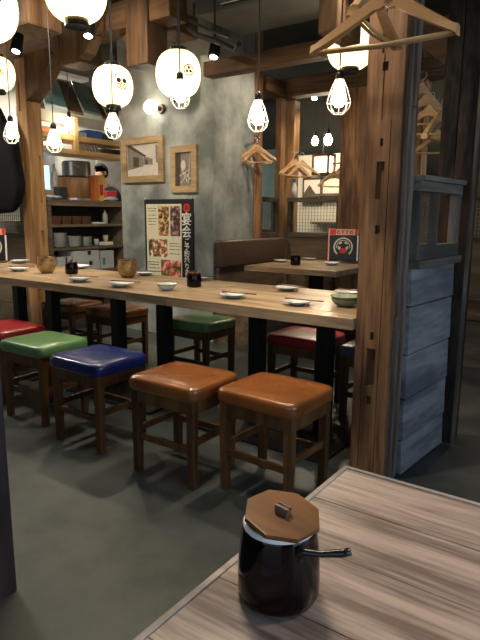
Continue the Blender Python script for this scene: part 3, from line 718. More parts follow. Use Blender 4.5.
# poster
t = thing('wall_poster', 'tall black and cream food poster with white Japanese lettering', 'poster', (-3.68, 3.99, .58))
PX0, PX1, PZ0, PZ1 = -3.985, -3.37, .50, 1.315
MB().b2(PX0, PX1, 3.985, 3.998, PZ0, PZ1).build('sheet', M['poster_black'], t)
def r_(u0, u1, v0, v1, name, mat, y=3.9835):
    """u from left, v from top, fractions of the poster"""
    W, H_ = PX1-PX0, PZ1-PZ0
    return MB().b2(PX0+u0*W, PX0+u1*W, y-.0008, y+.0015, PZ1-v1*H_, PZ1-v0*H_).build(name, M[mat], t)
r_(.04, .775, .055, .96, 'cream_panel', 'poster_cream')
r_(.30, .52, .08, .42, 'food_photo', 'food_a', 3.9825); r_(.55, .75, .08, .42, 'food_photo', 'food_b', 3.9825)
r_(.08, .48, .46, .67, 'food_photo', 'food_c', 3.9825); r_(.34, .76, .70, .93, 'food_photo', 'food_d', 3.9825)
m = MB(); W, H_ = PX1-PX0, PZ1-PZ0
random.seed(5)
for (u0, u1, vs) in ((.08, .27, (.10, .13, .18, .22, .25, .29)), (.52, .75, (.50, .53, .57, .62)), (.07, .31, (.73, .76, .80, .84))):
    for v in vs:
        u = u0
        while u < u1-.02:
            l = random.uniform(.012, .03); hh = random.choice((.006, .010))
            m.b2(PX0+u*W, PX0+(u+l)*W, 3.9815, 3.983, PZ1-(v+hh)*H_, PZ1-v*H_); u += l+.008
m.build('small_print', M['ink'], t, kind='stuff')
MB().cyl((PX0+.88*W, 3.982, PZ1-.10*H_), (PX0+.88*W, 3.985, PZ1-.10*H_), .040, n=24).build('red_seal', M['red_ink'], t)
text('seal_text', '\u5bb4', .045, M['ink'], t, (PX0+.88*W+3.68, -.0105, PZ1-.10*H_-.58), (PI/2, 0, 0))
for ch, v, sz in (('\u5bb4', .235, .125), ('\u4f1a', .375, .12), ('\u3054', .475, .06), ('\u4e88', .54, .068), ('\u7d04', .615, .068), ('\u627f', .69, .068), ('\u308a', .765, .066), ('\u307e', .835, .066), ('\u3059', .905, .06)):
    text('lettering', ch, sz, M['white_ink'], t, (PX0+.88*W+3.68, -.0095, PZ1-v*H_-.58), (PI/2, 0, 0))
m = MB()
for x in (PX0+.02, PX1-.02): m.sph((x, 3.98, PZ1+.006), .010)
m.build('pin', M['white_ink'], t)
# sphere wall lamp
t = thing('wall_lamp', 'round glowing globe wall lamp on the plaster column above the framed photos', 'lamp', (-3.74, 4.0, 2.12))
MB().cyl((-3.74, 4.0, 2.125), (-3.74, 3.965, 2.125), .045, .04, 20).build('wall_plate', M['sofa'], t, smooth=True)
MB().cyl((-3.74, 3.965, 2.125), (-3.76, 3.93, 2.13), .022, n=12).build('socket', M['sofa'], t)
MB().sph((-3.79, 3.90, 2.135), .062, n=24).build('globe', M['globe'], t, smooth='all')

# ------------------------------------------------------------------ paper lanterns
def crest(parent, c, rx, az, el, size, style):
    """emblem wrapped on the lantern surface around direction (az, el)"""
    m = MB()
    def P(u, v, lift=1.012):
        a = az + u/rx; e = el + v/rx
        return Vector((c[0]+rx*lift*math.cos(a)*math.cos(e)**.62, c[1]+rx*lift*math.sin(a)*math.cos(e)**.62, c[2]+rx*lift*math.sin(e)*.97))
    def ringp(u0, v0, r0, r1, n=28, a0=0, a1=2*PI):
        for i in range(n):
            t0, t1 = a0+(a1-a0)*i/n, a0+(a1-a0)*(i+1)/n
            q_ = [P(u0+r*math.cos(t_), v0+r*math.sin(t_)) for r, t_ in ((r0, t0), (r1, t0), (r1, t1), (r0, t1))]
            if r0 < 1e-6: q_ = q_[1:]+[q_[0]]; q_ = [q_[-1]]+q_[:2]
            m.bm.faces.new([m.bm.verts.new(p_) for p_ in q_])
    s_ = size
    if style == 'ring':
        ringp(0, 0, s_*.82, s_)
        for k in range(3): ringp(s_*.36*math.cos(k*2.094+1.57), s_*.36*math.sin(k*2.094+1.57), 0, s_*.26, 14)
        ringp(0, 0, s_*.62, s_*.70)
    else:
        ringp(-s_*.42, s_*.32, 0, s_*.34, 16); ringp(s_*.42, s_*.32, 0, s_*.34, 16)
        ringp(-s_*.42, -s_*.42, s_*.2, s_*.34, 16); ringp(s_*.42, -s_*.42, s_*.2, s_*.34, 16); ringp(0, -s_*.05, 0, s_*.14, 12); ringp(0, -s_*.75, 0, s_*.12, 10)
    o = m.build('crest', M['ink'], parent)
    if style != 'ring':
        m = MB(); v0 = (-s_*.8, s_*.95)
        m.bm.faces.new([m.bm.verts.new(P(v0[0]+s_*.22*math.cos(a), v0[1]+s_*.2*math.sin(a))) for a in [2*PI*i/12 for i in range(12)]])
        m.build('pink_dot', M['pink_ink'], parent)
def lantern(loc, lab, r=.135, style='ring', cr=None, zc=3.0, h=1.0):
    X, Y, Z = loc
    t = thing('paper_lantern', lab, 'lantern', loc, 'white paper lanterns hanging from the ceiling')
    n = 26; prof = []
    hh = r*.97*h
    for i in range(n+1):
        v = -1+2*i/n; e = math.asin(v*.93)
        rr = r*math.cos(e)**.62 * (1+.006*(-1)**i)
        prof.append((rr, hh*v*.93))
    MB().lathe(prof, 40, loc).build('shade', M['lantern'], t, smooth='all')
    rb = prof[0][0]*.72
    MB().lathe([(0, -.012-hh*.95), (rb*.97, -.012-hh*.95-.012), (rb, -hh*.95-.03), (rb, -hh*.92), (rb*.8, -hh*.9), (0, -hh*.9)], 28, loc).build('lower_ring', M['black_gloss'], t, smooth=True)
    MB().lathe([(0, hh*.9), (rb*.9, hh*.9), (rb, hh*.94), (rb, hh*.95+.022), (rb*.8, hh*.95+.026), (0, hh*.95+.026)], 28, loc).build('upper_ring', M['black_gloss'], t, smooth=True)
    MB().tube([(X-rb*.8, Y, Z+hh+.01), (X, Y, Z+hh+.08), (X+rb*.8, Y, Z+hh+.01)], .0025, 6).build('wire_handle', M['cord'], t)
    MB().tube([(X, Y, Z+hh+.02), (X, Y, zc)], .004, 6).build('cord', M['cord'], t)
    if cr: crest(t, loc, r, cr[0], cr[1], cr[2], style)
    return t
# direction from each lantern towards the viewer is about azimuth -45 deg
lantern((-3.03, 2.76, 2.02), 'paper lantern with dark triple blossom crest, left of the plaster column', .135, 'blossom', (-.30, .0, .048), 2.98)
lantern((-2.38, 2.69, 2.00), 'paper lantern with round ring crest, in front of the plaster column', .135, 'ring', (-.38, -.02, .033), 2.72)
lantern((-2.285, 1.87, 2.20), 'paper lantern cut off by the top edge of the picture', .145, 'ring', None, 2.98)
lantern((-2.62, 1.61, 2.115), 'paper lantern with ring crest in the top left corner', .15, 'ring', (-.22, .12, .034), 2.72)
lantern((-4.317, 2.73, 2.26), 'paper lantern at the left edge beside the honey timber post', .13, 'ring', (-.4, -.1, .024), 2.98)
lantern((-1.70, 3.62, 2.27), 'paper lantern behind the big wooden clothes hanger', .155, 'ring', None, 2.66)

# ------------------------------------------------------------------ caged bulbs
def make_cage():
    t = thing('caged_bulb', 'bulb', 'pendant lamp', (0, 0, 0), 'bare bulbs in wire cages over the long table')
    # origin at the cage centre
    MB().lathe([(0, .115), (.009, .115), (.018, .105), (.020, .078), (.016, .070), (0, .070)], 16).build('socket', M['black_gloss'], t, smooth=True)
    MB().lathe([(0, -.045), (.016, -.042), (.028, -.028), (.032, -.010), (.028, .012), (.018, .038), (.014, .068), (0, .07)], 20).build('bulb', M['bulb'], t, smooth='all')
    m = MB()
    n = 8
    for k in range(n):
        a = 2*PI*k/n; c_, s_ = math.cos(a), math.sin(a)
        pts = [(.019*c_, .019*s_, .074), (.036*c_, .036*s_, .035), (.054*c_, .054*s_, -.022), (.046*c_, .046*s_, -.05), (.026*c_, .026*s_, -.072)]
        m.tube(pts, .0016, 5)
    for r, z in ((.019, .074), (.054, -.022), (.026, -.072)):
        m.tube([(r*math.cos(2*PI*i/24), r*math.sin(2*PI*i/24), z) for i in range(25)], .0018, 5, caps=False)
    m.build('wire_cage', M['white_wire'], t)
    return t
CG = Proto(make_cage())
cages = []
for x, y, z, lab in ((-1.199, 2.45, 1.702, 'caged bulb nearest to the reddish pillar'), (-1.641, 2.45, 1.66, 'caged bulb hanging alone in front of the hangers by the column'),
                     (-2.157, 2.45, 1.822, 'caged bulb overlapping the ring crest lantern on the column'), (-2.70, 2.45, 1.70, 'caged bulb below the blossom crest lantern'),
                     (-3.278, 2.45, 1.650, 'caged bulb just right of the honey timber post'), (-3.76, 2.45, 1.74, 'caged bulb behind the black coat left of the honey post')):
    c = CG.get(); place(c, (x, y, z), random.uniform(0, .6), lab); cages.append((c, x, y, z))
for c, x, y, z in cages:
    cd = MB().tube([(x, y, z+.11), (x+.002, y, z+.5), (x, y, 2.98 if x > -2.3 or x < -2.75 else 2.72)], .0035, 6).build('cord', M['cord'], None)
    cd.parent = c; cd.matrix_parent_inverse = Matrix(); cd.data.transform(Matrix.Rotation(-c.rotation_euler.z, 4, 'Z') @ Matrix.Translation((-x, -y, -z)))
# far bulbs
for x, y, z, lab, s_ in ((-3.307, 6.5, 2.08, 'larger bare bulb hanging in the back room above the box lamp', .055), (-3.488, 6.5, 2.08, 'smaller bare bulb in the back room, left of the larger one', .045), (-4.92, 3.875, 2.068, 'bare round bulb above the kitchen shelf', .048)):
    t = thing('pendant_bulb', lab, 'pendant lamp', (x, y, z), 'bare round bulbs further back')
    MB().lathe([(0, -s_), (s_*.6, -s_*.8), (s_, 0), (s_*.85, s_*.6), (s_*.4, s_*1.5), (0, s_*1.5)], 20, (x, y, z)).build('bulb', M['bulb'], t, smooth='all')
    MB().cyl((x, y, z+s_*1.45), (x, y, z+s_*1.45+.06), .018, n=12).build('socket', M['black_gloss'], t)
    MB().tube([(x, y, z+s_*1.45+.05), (x, y, 2.98 if y > 5 else 2.6)], .0035, 6).build('cord', M['cord'], t)

# ------------------------------------------------------------------ spotlights
def spot(loc, aim, lab, energy, size=1.2, top=2.68, r=.048, soft=.05):
    L_ = Vector(loc); d = (Vector(aim)-L_).normalized()
    t = thing('spotlight', lab, 'spotlight', loc, 'black can spotlights under the ceiling')
    MB().cyl(L_-d*.15, L_, r*.9, r, 24).build('can', M['black_metal'], t, smooth=True)
    MB().cyl(L_-d*.004, L_+d*.002, r*.62, n=24).build('lens', M['spot_lens'], t)
    MB().tube([L_-d*.1, L_-d*.1+Vector((0, 0, .06)), (loc[0]-d.x*.1, loc[1]-d.y*.1, top)], .009, 8).build('stem', M['black_metal'], t)
    li = bpy.data.lights.new('spot_lamp', 'SPOT'); li.energy = energy; li.spot_size = size; li.spot_blend = .6; li.shadow_soft_size = soft; li.color = (1., .84, .62)
    o = bpy.data.objects.new('spot_lamp', li); C.objects.link(o); o.parent = t
    o.location = d*.012; o.rotation_euler = d.to_track_quat('-Z', 'Y').to_euler()
    return t
spot((-4.43, 2.98, 2.50), (-4.2, 2.4, .73), 'black can spotlight left of the honey post top', 60, 1.3, 2.62)
spot((-3.52, 2.98, 2.47), (-3.2, 2.5, .73), 'black can spotlight below the lantern cut by the top edge', 60, 1.3, 3.0)
spot((-3.10, 3.95, 2.47), (-2.9, 3.2, .3), 'black can spotlight at the top corner of the plaster column', 40, 1.3, 3.0)
spot((-3.04, 5.62, 2.41), (-2.6, 4.6, .73), 'black can spotlight on a rail in the back room', 50, 1.3, 2.55)
spot((-1.35, 2.9, 2.62), (-1.45, 2.5, .73), 'black can spotlight above the table end near the pillar', 70, 1.25, 3.0)
spot((-1.05, 1.25, 2.75), (.15, .55, .73), 'added spotlight out of view, brightening the foreground table', 95, 1.2, 3.0, soft=.2)  # helper lamp added out of view to brighten the near tabletop
spot((.9, 1.9, 2.75), (.5, .6, .73), 'added spotlight out of view beyond the far edge of the foreground table', 60, 1.2, 3.0, soft=.2)  # second helper lamp added over the near table, unseen
spot((-1.45, 1.35, 2.8), (-.85, 2.5, .95), 'added spotlight out of view over the aisle, brightening the reddish pillar', 60, 1.2, 3.0)  # added for warm light on the pillar front, outside the view
spot((-2.95, 1.9, 2.78), (-3.7, 4.0, 1.4), 'black can spotlight aimed at the plaster column', 90, 1.3, 3.0)
spot((-1.9, 4.75, 2.75), (-3.15, 4.45, 1.35), 'added spotlight above the booth table, brightening the side of the plaster column', 60, 1.4, 3.0, soft=.1)  # added because the column side came out too dark
spot((-2.15, 2.2, 2.62), (-1.6, 1.9, .4), 'black can spotlight in front of the ceiling duct above the stools', 45, 1.3, 2.72)
t = thing('lighting_rail', 'black zigzag lighting rail with brackets above the column corner', 'rail', (-2.8, 3.5, 2.5))
m = MB(); m.tube([(-3.05, 3.55, 2.60), (-2.90, 3.5, 2.50), (-2.70, 3.5, 2.42), (-2.55, 3.5, 2.34), (-2.48, 3.45, 2.36)], .022, 6)
m.tube([(-2.98, 3.5, 2.62), (-2.8, 3.5, 2.52), (-2.6, 3.5, 2.44)], .012, 6); m.build('rail_body', M['rail_steel'], t)
for x, z in ((-2.95, 2.54), (-2.75, 2.44)): MB().tube([(x, 3.52, z), (x, 3.52, 2.74)], .008, 6).build('bracket', M['rail_steel'], t)
t = thing('lighting_rail', 'short black track rail in the back room right of the far spotlight', 'rail', (-2.9, 5.6, 2.5))
MB().b2(-3.0, -2.45, 5.58, 5.62, 2.50, 2.53).build('rail_body', M['rail_steel'], t)

# ------------------------------------------------------------------ clothes hangers
def make_hanger(W=.43, big=False):
    """flat shouldered wooden hanger in the XZ plane; origin at the hook top"""
    t = thing('clothes_hanger', 'hanger', 'hanger', (0, 0, 0), 'wooden clothes hangers')
    zt = -.085
    up, lo = [], []
    n = 14
    for i in range(-n, n+1):
        u = i/n; a = abs(u)
        zc = zt-.012 - .122*a**1.0 + .004*math.cos(a*PI)
        th = .016*(1-a)**.7+.015 + (.005 if a > .93 else 0)
        if a < .12: th += .010
        up.append((u*W/2, zc+th*.75)); lo.append((u*W/2, zc-th*.8))
    # arm as lofted slab, thicker in depth at the ends
    rings = []
    for (x, z1), (_, z0) in zip(up, lo):
        a = abs(x)/(W/2); d = .009+.013*a**1.5
        y0 = -.02*a**2
        rings.append([(x, y0-d/1.0, z0+.003), (x, y0-d*.75, z1-.004), (x, y0, z1), (x, y0+d*.75, z1-.004), (x, y0+d, z0+.003), (x, y0, z0)])
    MB().loft(rings).build('shoulder_bar', M['hanger_wood'], t, smooth=True)
    m = MB(); ze = lo[0][1]+.010
    for dy in (-.011, .007): m.tube([(-W/2+.012, -.016+dy, ze), (0, -.004+dy, ze-.004), (W/2-.012, -.016+dy, ze)], .0058, 8)
    m.build('trouser_bar', M['hanger_wood'], t, smooth='all')
    hk = [(0, 0, zt+.01), (0, 0, zt+.045)]+[(.018*math.sin(a)+.0, 0, -.020-.018*math.cos(a)+.002) for a in [PI*.15+PI*1.35*i/10 for i in range(11)][::-1]]
    hk = [(0, 0, zt+.005), (0, 0, -.052), (.014, 0, -.040), (.022, 0, -.024), (.018, 0, -.007), (.004, 0, .0), (-.012, 0, -.005), (-.019, 0, -.018)]
    MB().tube(hk, .0021, 6).build('hook', M['steel'], t, smooth='all')
    if big: MB().box((0, -.0135, zt-.014), (.020, .002, .010)).build('sticker', M['box_white'], t)
    return t
H1 = make_hanger(.445, True)
place(H1, (-.690, 1.70, 1.90), .0, 'large wooden clothes hanger in the foreground at the top right', ry=math.radians(1.5))
H2 = dup(H1); place(H2, (-.84, 1.95, 2.02), 1.62, 'second wooden clothes hanger, turned edge on behind the foreground one')
tr = thing('coat_rail', 'thin dark steel coat rail above the foreground hangers', 'rail', (-.75, 1.75, 2.0))
m = MB(); m.tube([(-1.3, 1.70, 1.895), (-.2, 1.70, 1.895)], .006, 8); m.tube([(-1.3, 1.95, 2.015), (-.2, 1.95, 2.015)], .006, 8)
m.build('rail_body', M['rail_steel'], tr)
for x, y, z in ((-1.28, 1.70, 1.895), (-.22, 1.70, 1.895), (-1.28, 1.95, 2.015), (-.22, 1.95, 2.015)): MB().tube([(x, y, z), (x, y, 3.0)], .005, 6).build('rod', M['rail_steel'], tr)
HS = Proto(make_hanger(.33))
cl = [(-3.10, 4.60, 1.90, 1.25, 0, 'wooden hanger in the cluster on the narrow post by the plaster column, turned most sideways'),
      (-3.08, 4.56, 1.895, .85, .07, 'wooden hanger in the middle of the cluster by the plaster column'),
      (-3.04, 4.53, 1.89, .55, -.08, 'front wooden hanger of the cluster by the plaster column'),
      (-2.90, 4.96, 1.79, 1.25, 0, 'wooden hanger lowest in the cluster on the lit honey post'),
      (-2.87, 4.98, 1.785, .9, .1, 'wooden hanger in the middle of the cluster on the lit honey post'),
      (-2.83, 5.01, 1.78, .55, -.07, 'front wooden hanger of the cluster on the lit honey post'),
      (-2.68, 5.42, 1.70, .6, .0, 'small wooden hanger between the lit post and the menu post'),
      (-2.62, 5.70, 1.86, .9, .0, 'wooden hanger peeking out left of the post behind the menu stand'),
      (-1.14, 3.42, 2.00, .9, .05, 'topmost wooden hanger of the cluster right of the reddish pillar'),
      (-1.12, 3.40, 1.93, .5, -.05, 'second wooden hanger of the cluster right of the reddish pillar'),
      (-1.08, 3.39, 1.87, .15, .05, 'third wooden hanger of the cluster right of the reddish pillar'),
      (-1.02, 3.37, 1.83, 1.3, .0, 'lowest wooden hanger of the cluster right of the reddish pillar'),
      (-1.30, 4.30, 1.86, .1, .0, 'single wooden hanger below the cluster right of the pillar'),]
for x, y, z, a, tl, lab in cl: place(HS.get(), (x, y, z), a, lab, ry=tl)
# pegs holding the clusters
def peg(p0, p1, lab): return tag(MB().tube([p0, p1], .007, 8).build('coat_peg', M['rail_steel'], smooth='all'), lab, 'peg')
peg((-3.12, 4.70, 1.90), (-3.03, 4.50, 1.893), 'dark coat peg on the narrow post by the plaster column')
peg((-3.14, 5.42, 1.79), (-2.82, 4.96, 1.785), 'dark coat peg on the lit honey post')
peg((-2.45, 5.36, 1.70), (-2.70, 5.42, 1.70), 'dark coat peg on the menu post')
peg((-.95, 3.50, 2.0), (-1.25, 3.36, 1.99), 'dark coat peg holding the cluster right of the pillar')
# ------------------------------------------------------------------ hanging black coat
t = thing('black_coat', 'black coat hanging at the left edge of the picture', 'coat', (-5.12, 3.12, 1.2))
rings = []
n = 36
for z, hw, dp in ((1.19, .10, .04), (1.20, .34, .06), (1.26, .40, .075), (1.36, .455, .08), (1.45, .47, .08), (1.55, .45, .08), (1.65, .425, .08), (1.75, .42, .075), (1.815, .415, .065), (1.845, .38, .055), (1.86, .30, .06), (2.0, .26, .07), (2.12, .18, .06), (2.18, .12, .05), (2.2, .05, .03)):
    r = []
    for k in range(n):
        a = 2*PI*k/n; c_, s_ = math.cos(a), math.sin(a)
        f = 1+.10*math.sin(7*a+z*3)*(.4+.6*(2.2-z))
        r.append((-5.16+hw*math.copysign(abs(c_)**.6, c_), 3.14+dp*math.copysign(abs(s_)**.7, s_)*f, z+.02*math.sin(3*a)*(z < 1.3)))
    rings.append(r)
MB().loft(rings).build('coat_body', M['coat'], t, smooth='all')
MB().tube([(-5.13, 3.14, 2.18), (-5.13, 3.14, 2.30), (-5.13, 3.22, 2.34), (-5.13, 3.30, 2.62)], .003, 6).build('hook', M['steel'], t)

# ------------------------------------------------------------------ kitchen pass cabinet
t = thing('shelf_cabinet', 'open grey brown shelf cabinet with dishes below the kitchen pass', 'cabinet', (-5.2, 4.15, 0))
KX0, KX1, KY0, KY1 = -5.40, -5.0, 3.56, 4.68
MB().b2(KX0-.03, KX1+.02, KY0-.02, KY1+.02, 1.255, 1.32).build('countertop', M['cabinet'], t, bevel=.004)
MB().b2(KX0, KX0+.02, KY0, KY1, 0, 1.255).build('back_panel', M['cabinet_in'], t)
for y in (KY0, KY1-.04): MB().b2(KX0+.02, KX1, y, y+.04, 0, 1.255).build('side_panel', M['cabinet'], t, bevel=.003)
MB().b2(KX0+.02, KX1, KY0+.04, KY0+.10, 0, 1.255).build('side_panel', M['cabinet'], t, bevel=.003)
for z in (.53, .79, 1.035): MB().b2(KX0+.02, KX1-.004, KY0+.1, KY1-.04, z, z+.028).build('shelf', M['cabinet'], t, bevel=.002)
# trays
def make_tray():
    m = MB(); m.loft([[(-.055, -.048, 0), (.055, -.048, 0), (.055, .048, 0), (-.055, .048, 0)], [(-.07, -.06, .085), (.07, -.06, .085), (.07, .06, .085), (-.07, .06, .085)], [(-.062, -.052, .085), (.062, -.052, .085), (.062, .052, .085), (-.062, .052, .085)], [(-.05, -.042, .012), (.05, -.042, .012), (.05, .042, .012), (-.05, .042, .012)]])
    return tag(m.build('lacquer_basket', M['tray'], bevel=.003), 'basket', 'basket', 'dark red brown baskets on the top cabinet shelf')
TP = Proto(make_tray())
for i, wd in enumerate(('leftmost', 'second from left', 'third from left', 'rightmost')):
    place(TP.get(), (-5.09, 3.74+i*.132, 1.064), 0, 'dark red brown basket on the top cabinet shelf, '+wd+' of four')
t = thing('squeeze_bottle', 'milky white squeeze bottle at the right end of the top cabinet shelf', 'bottle', (-5.08, 4.44, 1.063))
MB().lathe([(0, 0), (.028, 0), (.03, .01), (.03, .09), (.022, .12), (.012, .125), (0, .125)], 20, (-5.08, 4.44, 1.063)).build('bottle_body', M['clear_plastic'], t, smooth='all')
MB().lathe([(.013, .12), (.011, .135), (.004, .165), (0, .166)], 14, (-5.08, 4.44, 1.063)).build('nozzle', M['box_white'], t, smooth='all')
tag(MB().box((-5.08, 4.33, 1.075), (.10, .12, .022), (0, 0, .2)).build('folded_towel', M['napkin'], bevel=.006), 'white folded towel beside the squeeze bottle on the top cabinet shelf', 'towel')
# stacks of plates
def make_kplate(mat, r):
    m = MB().lathe([(0, 0), (r*.5, 0), (r*.55, .003), (r*.95, .012), (r, .015), (r*.96, .016), (r*.5, .007), (0, .006)], 28)
    return tag(m.build('dinner_plate', mat, smooth='all'), 'plate', 'plate')
for (y, r, nn, mat, wd) in ((3.80, .088, 12, 'porcelain', 'left tallest stack of white plates on the middle cabinet shelf'), (3.995, .082, 9, 'porcelain', 'middle stack of white plates on the middle cabinet shelf'), (4.165, .066, 8, 'pale_green_dish', 'right stack of small pale green plates on the middle cabinet shelf')):
    pr_ = Proto(make_kplate(M[mat], r)); z = .819
    for k in range(nn):
        o = pr_.get(); o.location = (-5.09+random.uniform(-.003, .003), y+random.uniform(-.003, .003), z+k*.0125); o['group'] = wd
        pos_w = 'bottom plate' if k == 0 else ('top plate' if k == nn-1 else 'inner plate')
        o['label'] = pos_w+' of the '+wd
for (y, z, wd, mat) in ((4.30, .819, 'clear milky tumbler right of the green plate stack', 'clear_plastic'), (4.44, .86, 'beige cup at the right of the middle cabinet shelf', 'cream_ink')):
    tag(MB().lathe([(0, 0), (.024, 0), (.030, .075), (.026, .075), (.021, .006), (0, .006)], 18, (-5.08, y, z)).build('tumbler', M[mat], smooth='all'), wd, 'cup')
tag(MB().box((-5.08, 4.43, .839), (.12, .14, .038), (0, 0, .1)).build('folded_towel', M['napkin'], bevel=.008), 'white folded cloth under the beige cup on the middle cabinet shelf', 'towel')
def carton(y0, y1, z0, z1, lab, pr=True):
    t = thing('cardboard_box', lab, 'box', (-5.12, (y0+y1)/2, z0), 'white cartons on the lower cabinet shelf')
    MB().b2(-5.27, -5.02, y0, y1, z0, z1).build('carton', M['box_white'], t, bevel=.002)
    if pr: MB().b2(-5.02, -5.018, y0+(y1-y0)*.55, y0+(y1-y0)*.68, z1-.05, z1-.005).build('printed_mark', M['ink'], t)
    return t
carton(3.92, 4.28, .66, .775, 'upper white carton of the stack on the lower cabinet shelf')
carton(3.95, 4.29, .5585, .6595, 'lower white carton of the stack on the lower cabinet shelf')
t = carton(4.31, 4.50, .5585, .76, 'upright white carton with green print right of the stacked cartons', False)
MB().b2(-5.02, -5.018, 4.33, 4.37, .60, .68).build('printed_mark', M['box_print'], t)
carton(3.72, 3.90, .5585, .72, 'white carton at the left end of the lower cabinet shelf')
# things on the pass counter
t = thing('wooden_barrel', 'brown wooden drum shaped vessel standing on the kitchen pass counter', 'barrel', (-5.17, 4.12, 1.32))
MB().lathe([(0, 0), (.17, 0), (.176, .01), (.18, .12), (.178, .20), (.17, .215), (0, .215)], 36, (-5.18, 4.085, 1.345)).build('drum', M['barrel'], t, smooth=True)
MB().lathe([(.15, 0), (.185, 0), (.185, .022), (.15, .025)], 36, (-5.18, 4.085, 1.3205)).build('base_ring', M['steel'], t, smooth=True)
MB().lathe([(0, .215), (.16, .215), (.165, .235), (0, .24)], 36, (-5.18, 4.085, 1.345)).build('lid', M['fridge_dark'], t, smooth=True)
t = thing('stock_pot', 'dark tall pot behind the wooden drum on the kitchen pass', 'pot', (-5.75, 4.6, 1.1))
MB().lathe([(0, 0), (.17, 0), (.17, .68), (.16, .70), (0, .70)], 32, (-5.75, 4.6, 1.101)).build('pot_body', M['fridge_dark'], t, smooth=True)
MB().tube([(-5.6, 4.45, 1.72), (-5.56, 4.41, 1.74), (-5.54, 4.47, 1.72)], .008, 6).build('handle', M['steel'], t)
tag(MB().b2(-6.0, -5.46, 3.55, 4.98, 0, 1.10).build('kitchen_counter', M['stainless'], bevel=.004), 'stainless kitchen work counter behind the shelf cabinet', 'counter')
tag(MB().b2(-5.14, -5.04, 3.80, 3.90, 1.3205, 1.45).build('small_dark_box', M['fridge_dark'], bevel=.004), 'small dark box left of the wooden drum', 'box')
t = thing('yellow_carton', 'upright yellow carton right of the wooden drum on the pass', 'box', (-5.08, 4.37, 1.3205))
MB().b2(-5.13, -5.04, 4.335, 4.405, 1.3205, 1.60).build('carton', M['yellow_card'], t, bevel=.002)
MB().b2(-5.04, -5.038, 4.345, 4.395, 1.38, 1.50).build('printed_mark', M['red_ink'], t)
tag(MB().b2(-5.13, -5.04, 4.275, 4.33, 1.3205, 1.60).build('orange_carton', M['orange_card'], bevel=.002), 'slim orange carton between drum and yellow carton', 'box')
tag(MB().box((-5.08, 4.53, 1.385), (.05, .15, .10), (0, .1, 0)).build('red_card_box', M['red_card'], bevel=.003), 'bright red box beside the cook on the pass counter', 'box')
def cloth(loc, s_, lab):
    m = MB().sph(loc, .07, (s_[0], s_[1], s_[2]), 20)
    for v in m.bm.verts: v.co += Vector((random.uniform(-.01, .01), random.uniform(-.01, .01), random.uniform(-.008, .008))) if v.co.z > loc[2]-.01 else Vector((0, 0, 0))
    return tag(m.build('blue_cloth', M['blue_cloth'], smooth='all'), lab, 'cloth')
cloth((-5.03, 4.50, 1.343), (.8, 1.2, .32), 'crumpled blue and white cloth in front of the red box')
cloth((-5.05, 3.72, 1.340), (.8, 1.5, .28), 'crumpled blue and white cloth at the left end of the pass counter')
t = thing('water_bottle', 'tall clear bottle left of the wooden drum', 'bottle', (-5.12, 3.76, 1.36))
MB().lathe([(0, 0), (.035, 0), (.038, .02), (.038, .14), (.016, .2), (.014, .24), (0, .24)], 18, (-5.15, 3.83, 1.451)).build('bottle_body', M['clear_plastic'], t, smooth='all')
tag(MB().b2(-5.75, -5.71, 3.98, 4.18, 1.45, 1.72).build('order_screen', M['screen'], bevel=.004), 'lit pale blue screen at the left of the kitchen pass', 'screen')
tag(MB().b2(-5.9, -5.62, 3.9, 4.26, 1.101, 1.45).build('screen_stand', M['stainless'], bevel=.004), 'grey box carrying the lit blue screen', 'box')
# upper shelf of yellow lumber
t = thing('hanging_shelf', 'yellow pine double shelf frame above the kitchen pass', 'shelf', (-5.0, 4.15, 1.8))
MB().b2(-5.30, -4.98, 3.50, 4.76, 1.93, 1.985).build('upper_board', M['yellow_lumber'], t, bevel=.003)
MB().b2(-5.30, -4.98, 3.50, 4.76, 1.79, 1.84).build('lower_board', M['yellow_lumber'], t, bevel=.003)
for y in (3.53, 3.97, 4.72): MB().b2(-5.02, -4.965, y, y+.055, 1.79, 2.17 if y == 3.97 else 1.985).build('upright', M['yellow_lumber_z'], t, bevel=.003)
for y in (3.55, 4.735): MB().b2(-4.98, -4.967, y, y+.014, 1.83, 3.0).build('hanging_rod', M['rail_steel'], t)
random.seed(11)
for lab, y0, y1, z0, h, mat in (('flat orange box on the upper pine shelf', 3.60, 3.80, 1.986, .06, 'orange_card'), ('white flat box under the orange one on the upper pine shelf', 3.80, 3.95, 1.986, .07, 'box_white'),
                             ('blue plastic box on the upper pine shelf', 4.22, 4.42, 1.986, .09, 'blue_plastic'), ('grey case right of the blue plastic box', 4.44, 4.58, 1.986, .08, 'fridge_dark'),
                             ('white stack of papers left of the blue box', 4.06, 4.2, 1.986, .05, 'box_white'), ('dark box on the lower pine shelf', 4.45, 4.68, 1.841, .06, 'fridge_dark')):
    tag(MB().b2(-5.25, -5.05, y0, y1, z0, z0+h).build('storage_box', M[mat], bevel=.004), lab, 'box')
for k in range(5):
    tag(MB().box((-5.13, 4.17+k*.045, 1.885), (.16, .012, .08), (.5, 0, 0)).build('paper_file', M['box_white' if k % 2 else 'sepia_light']), 'leaning pale file on the lower pine shelf', 'file', 'leaning files on the lower pine shelf')
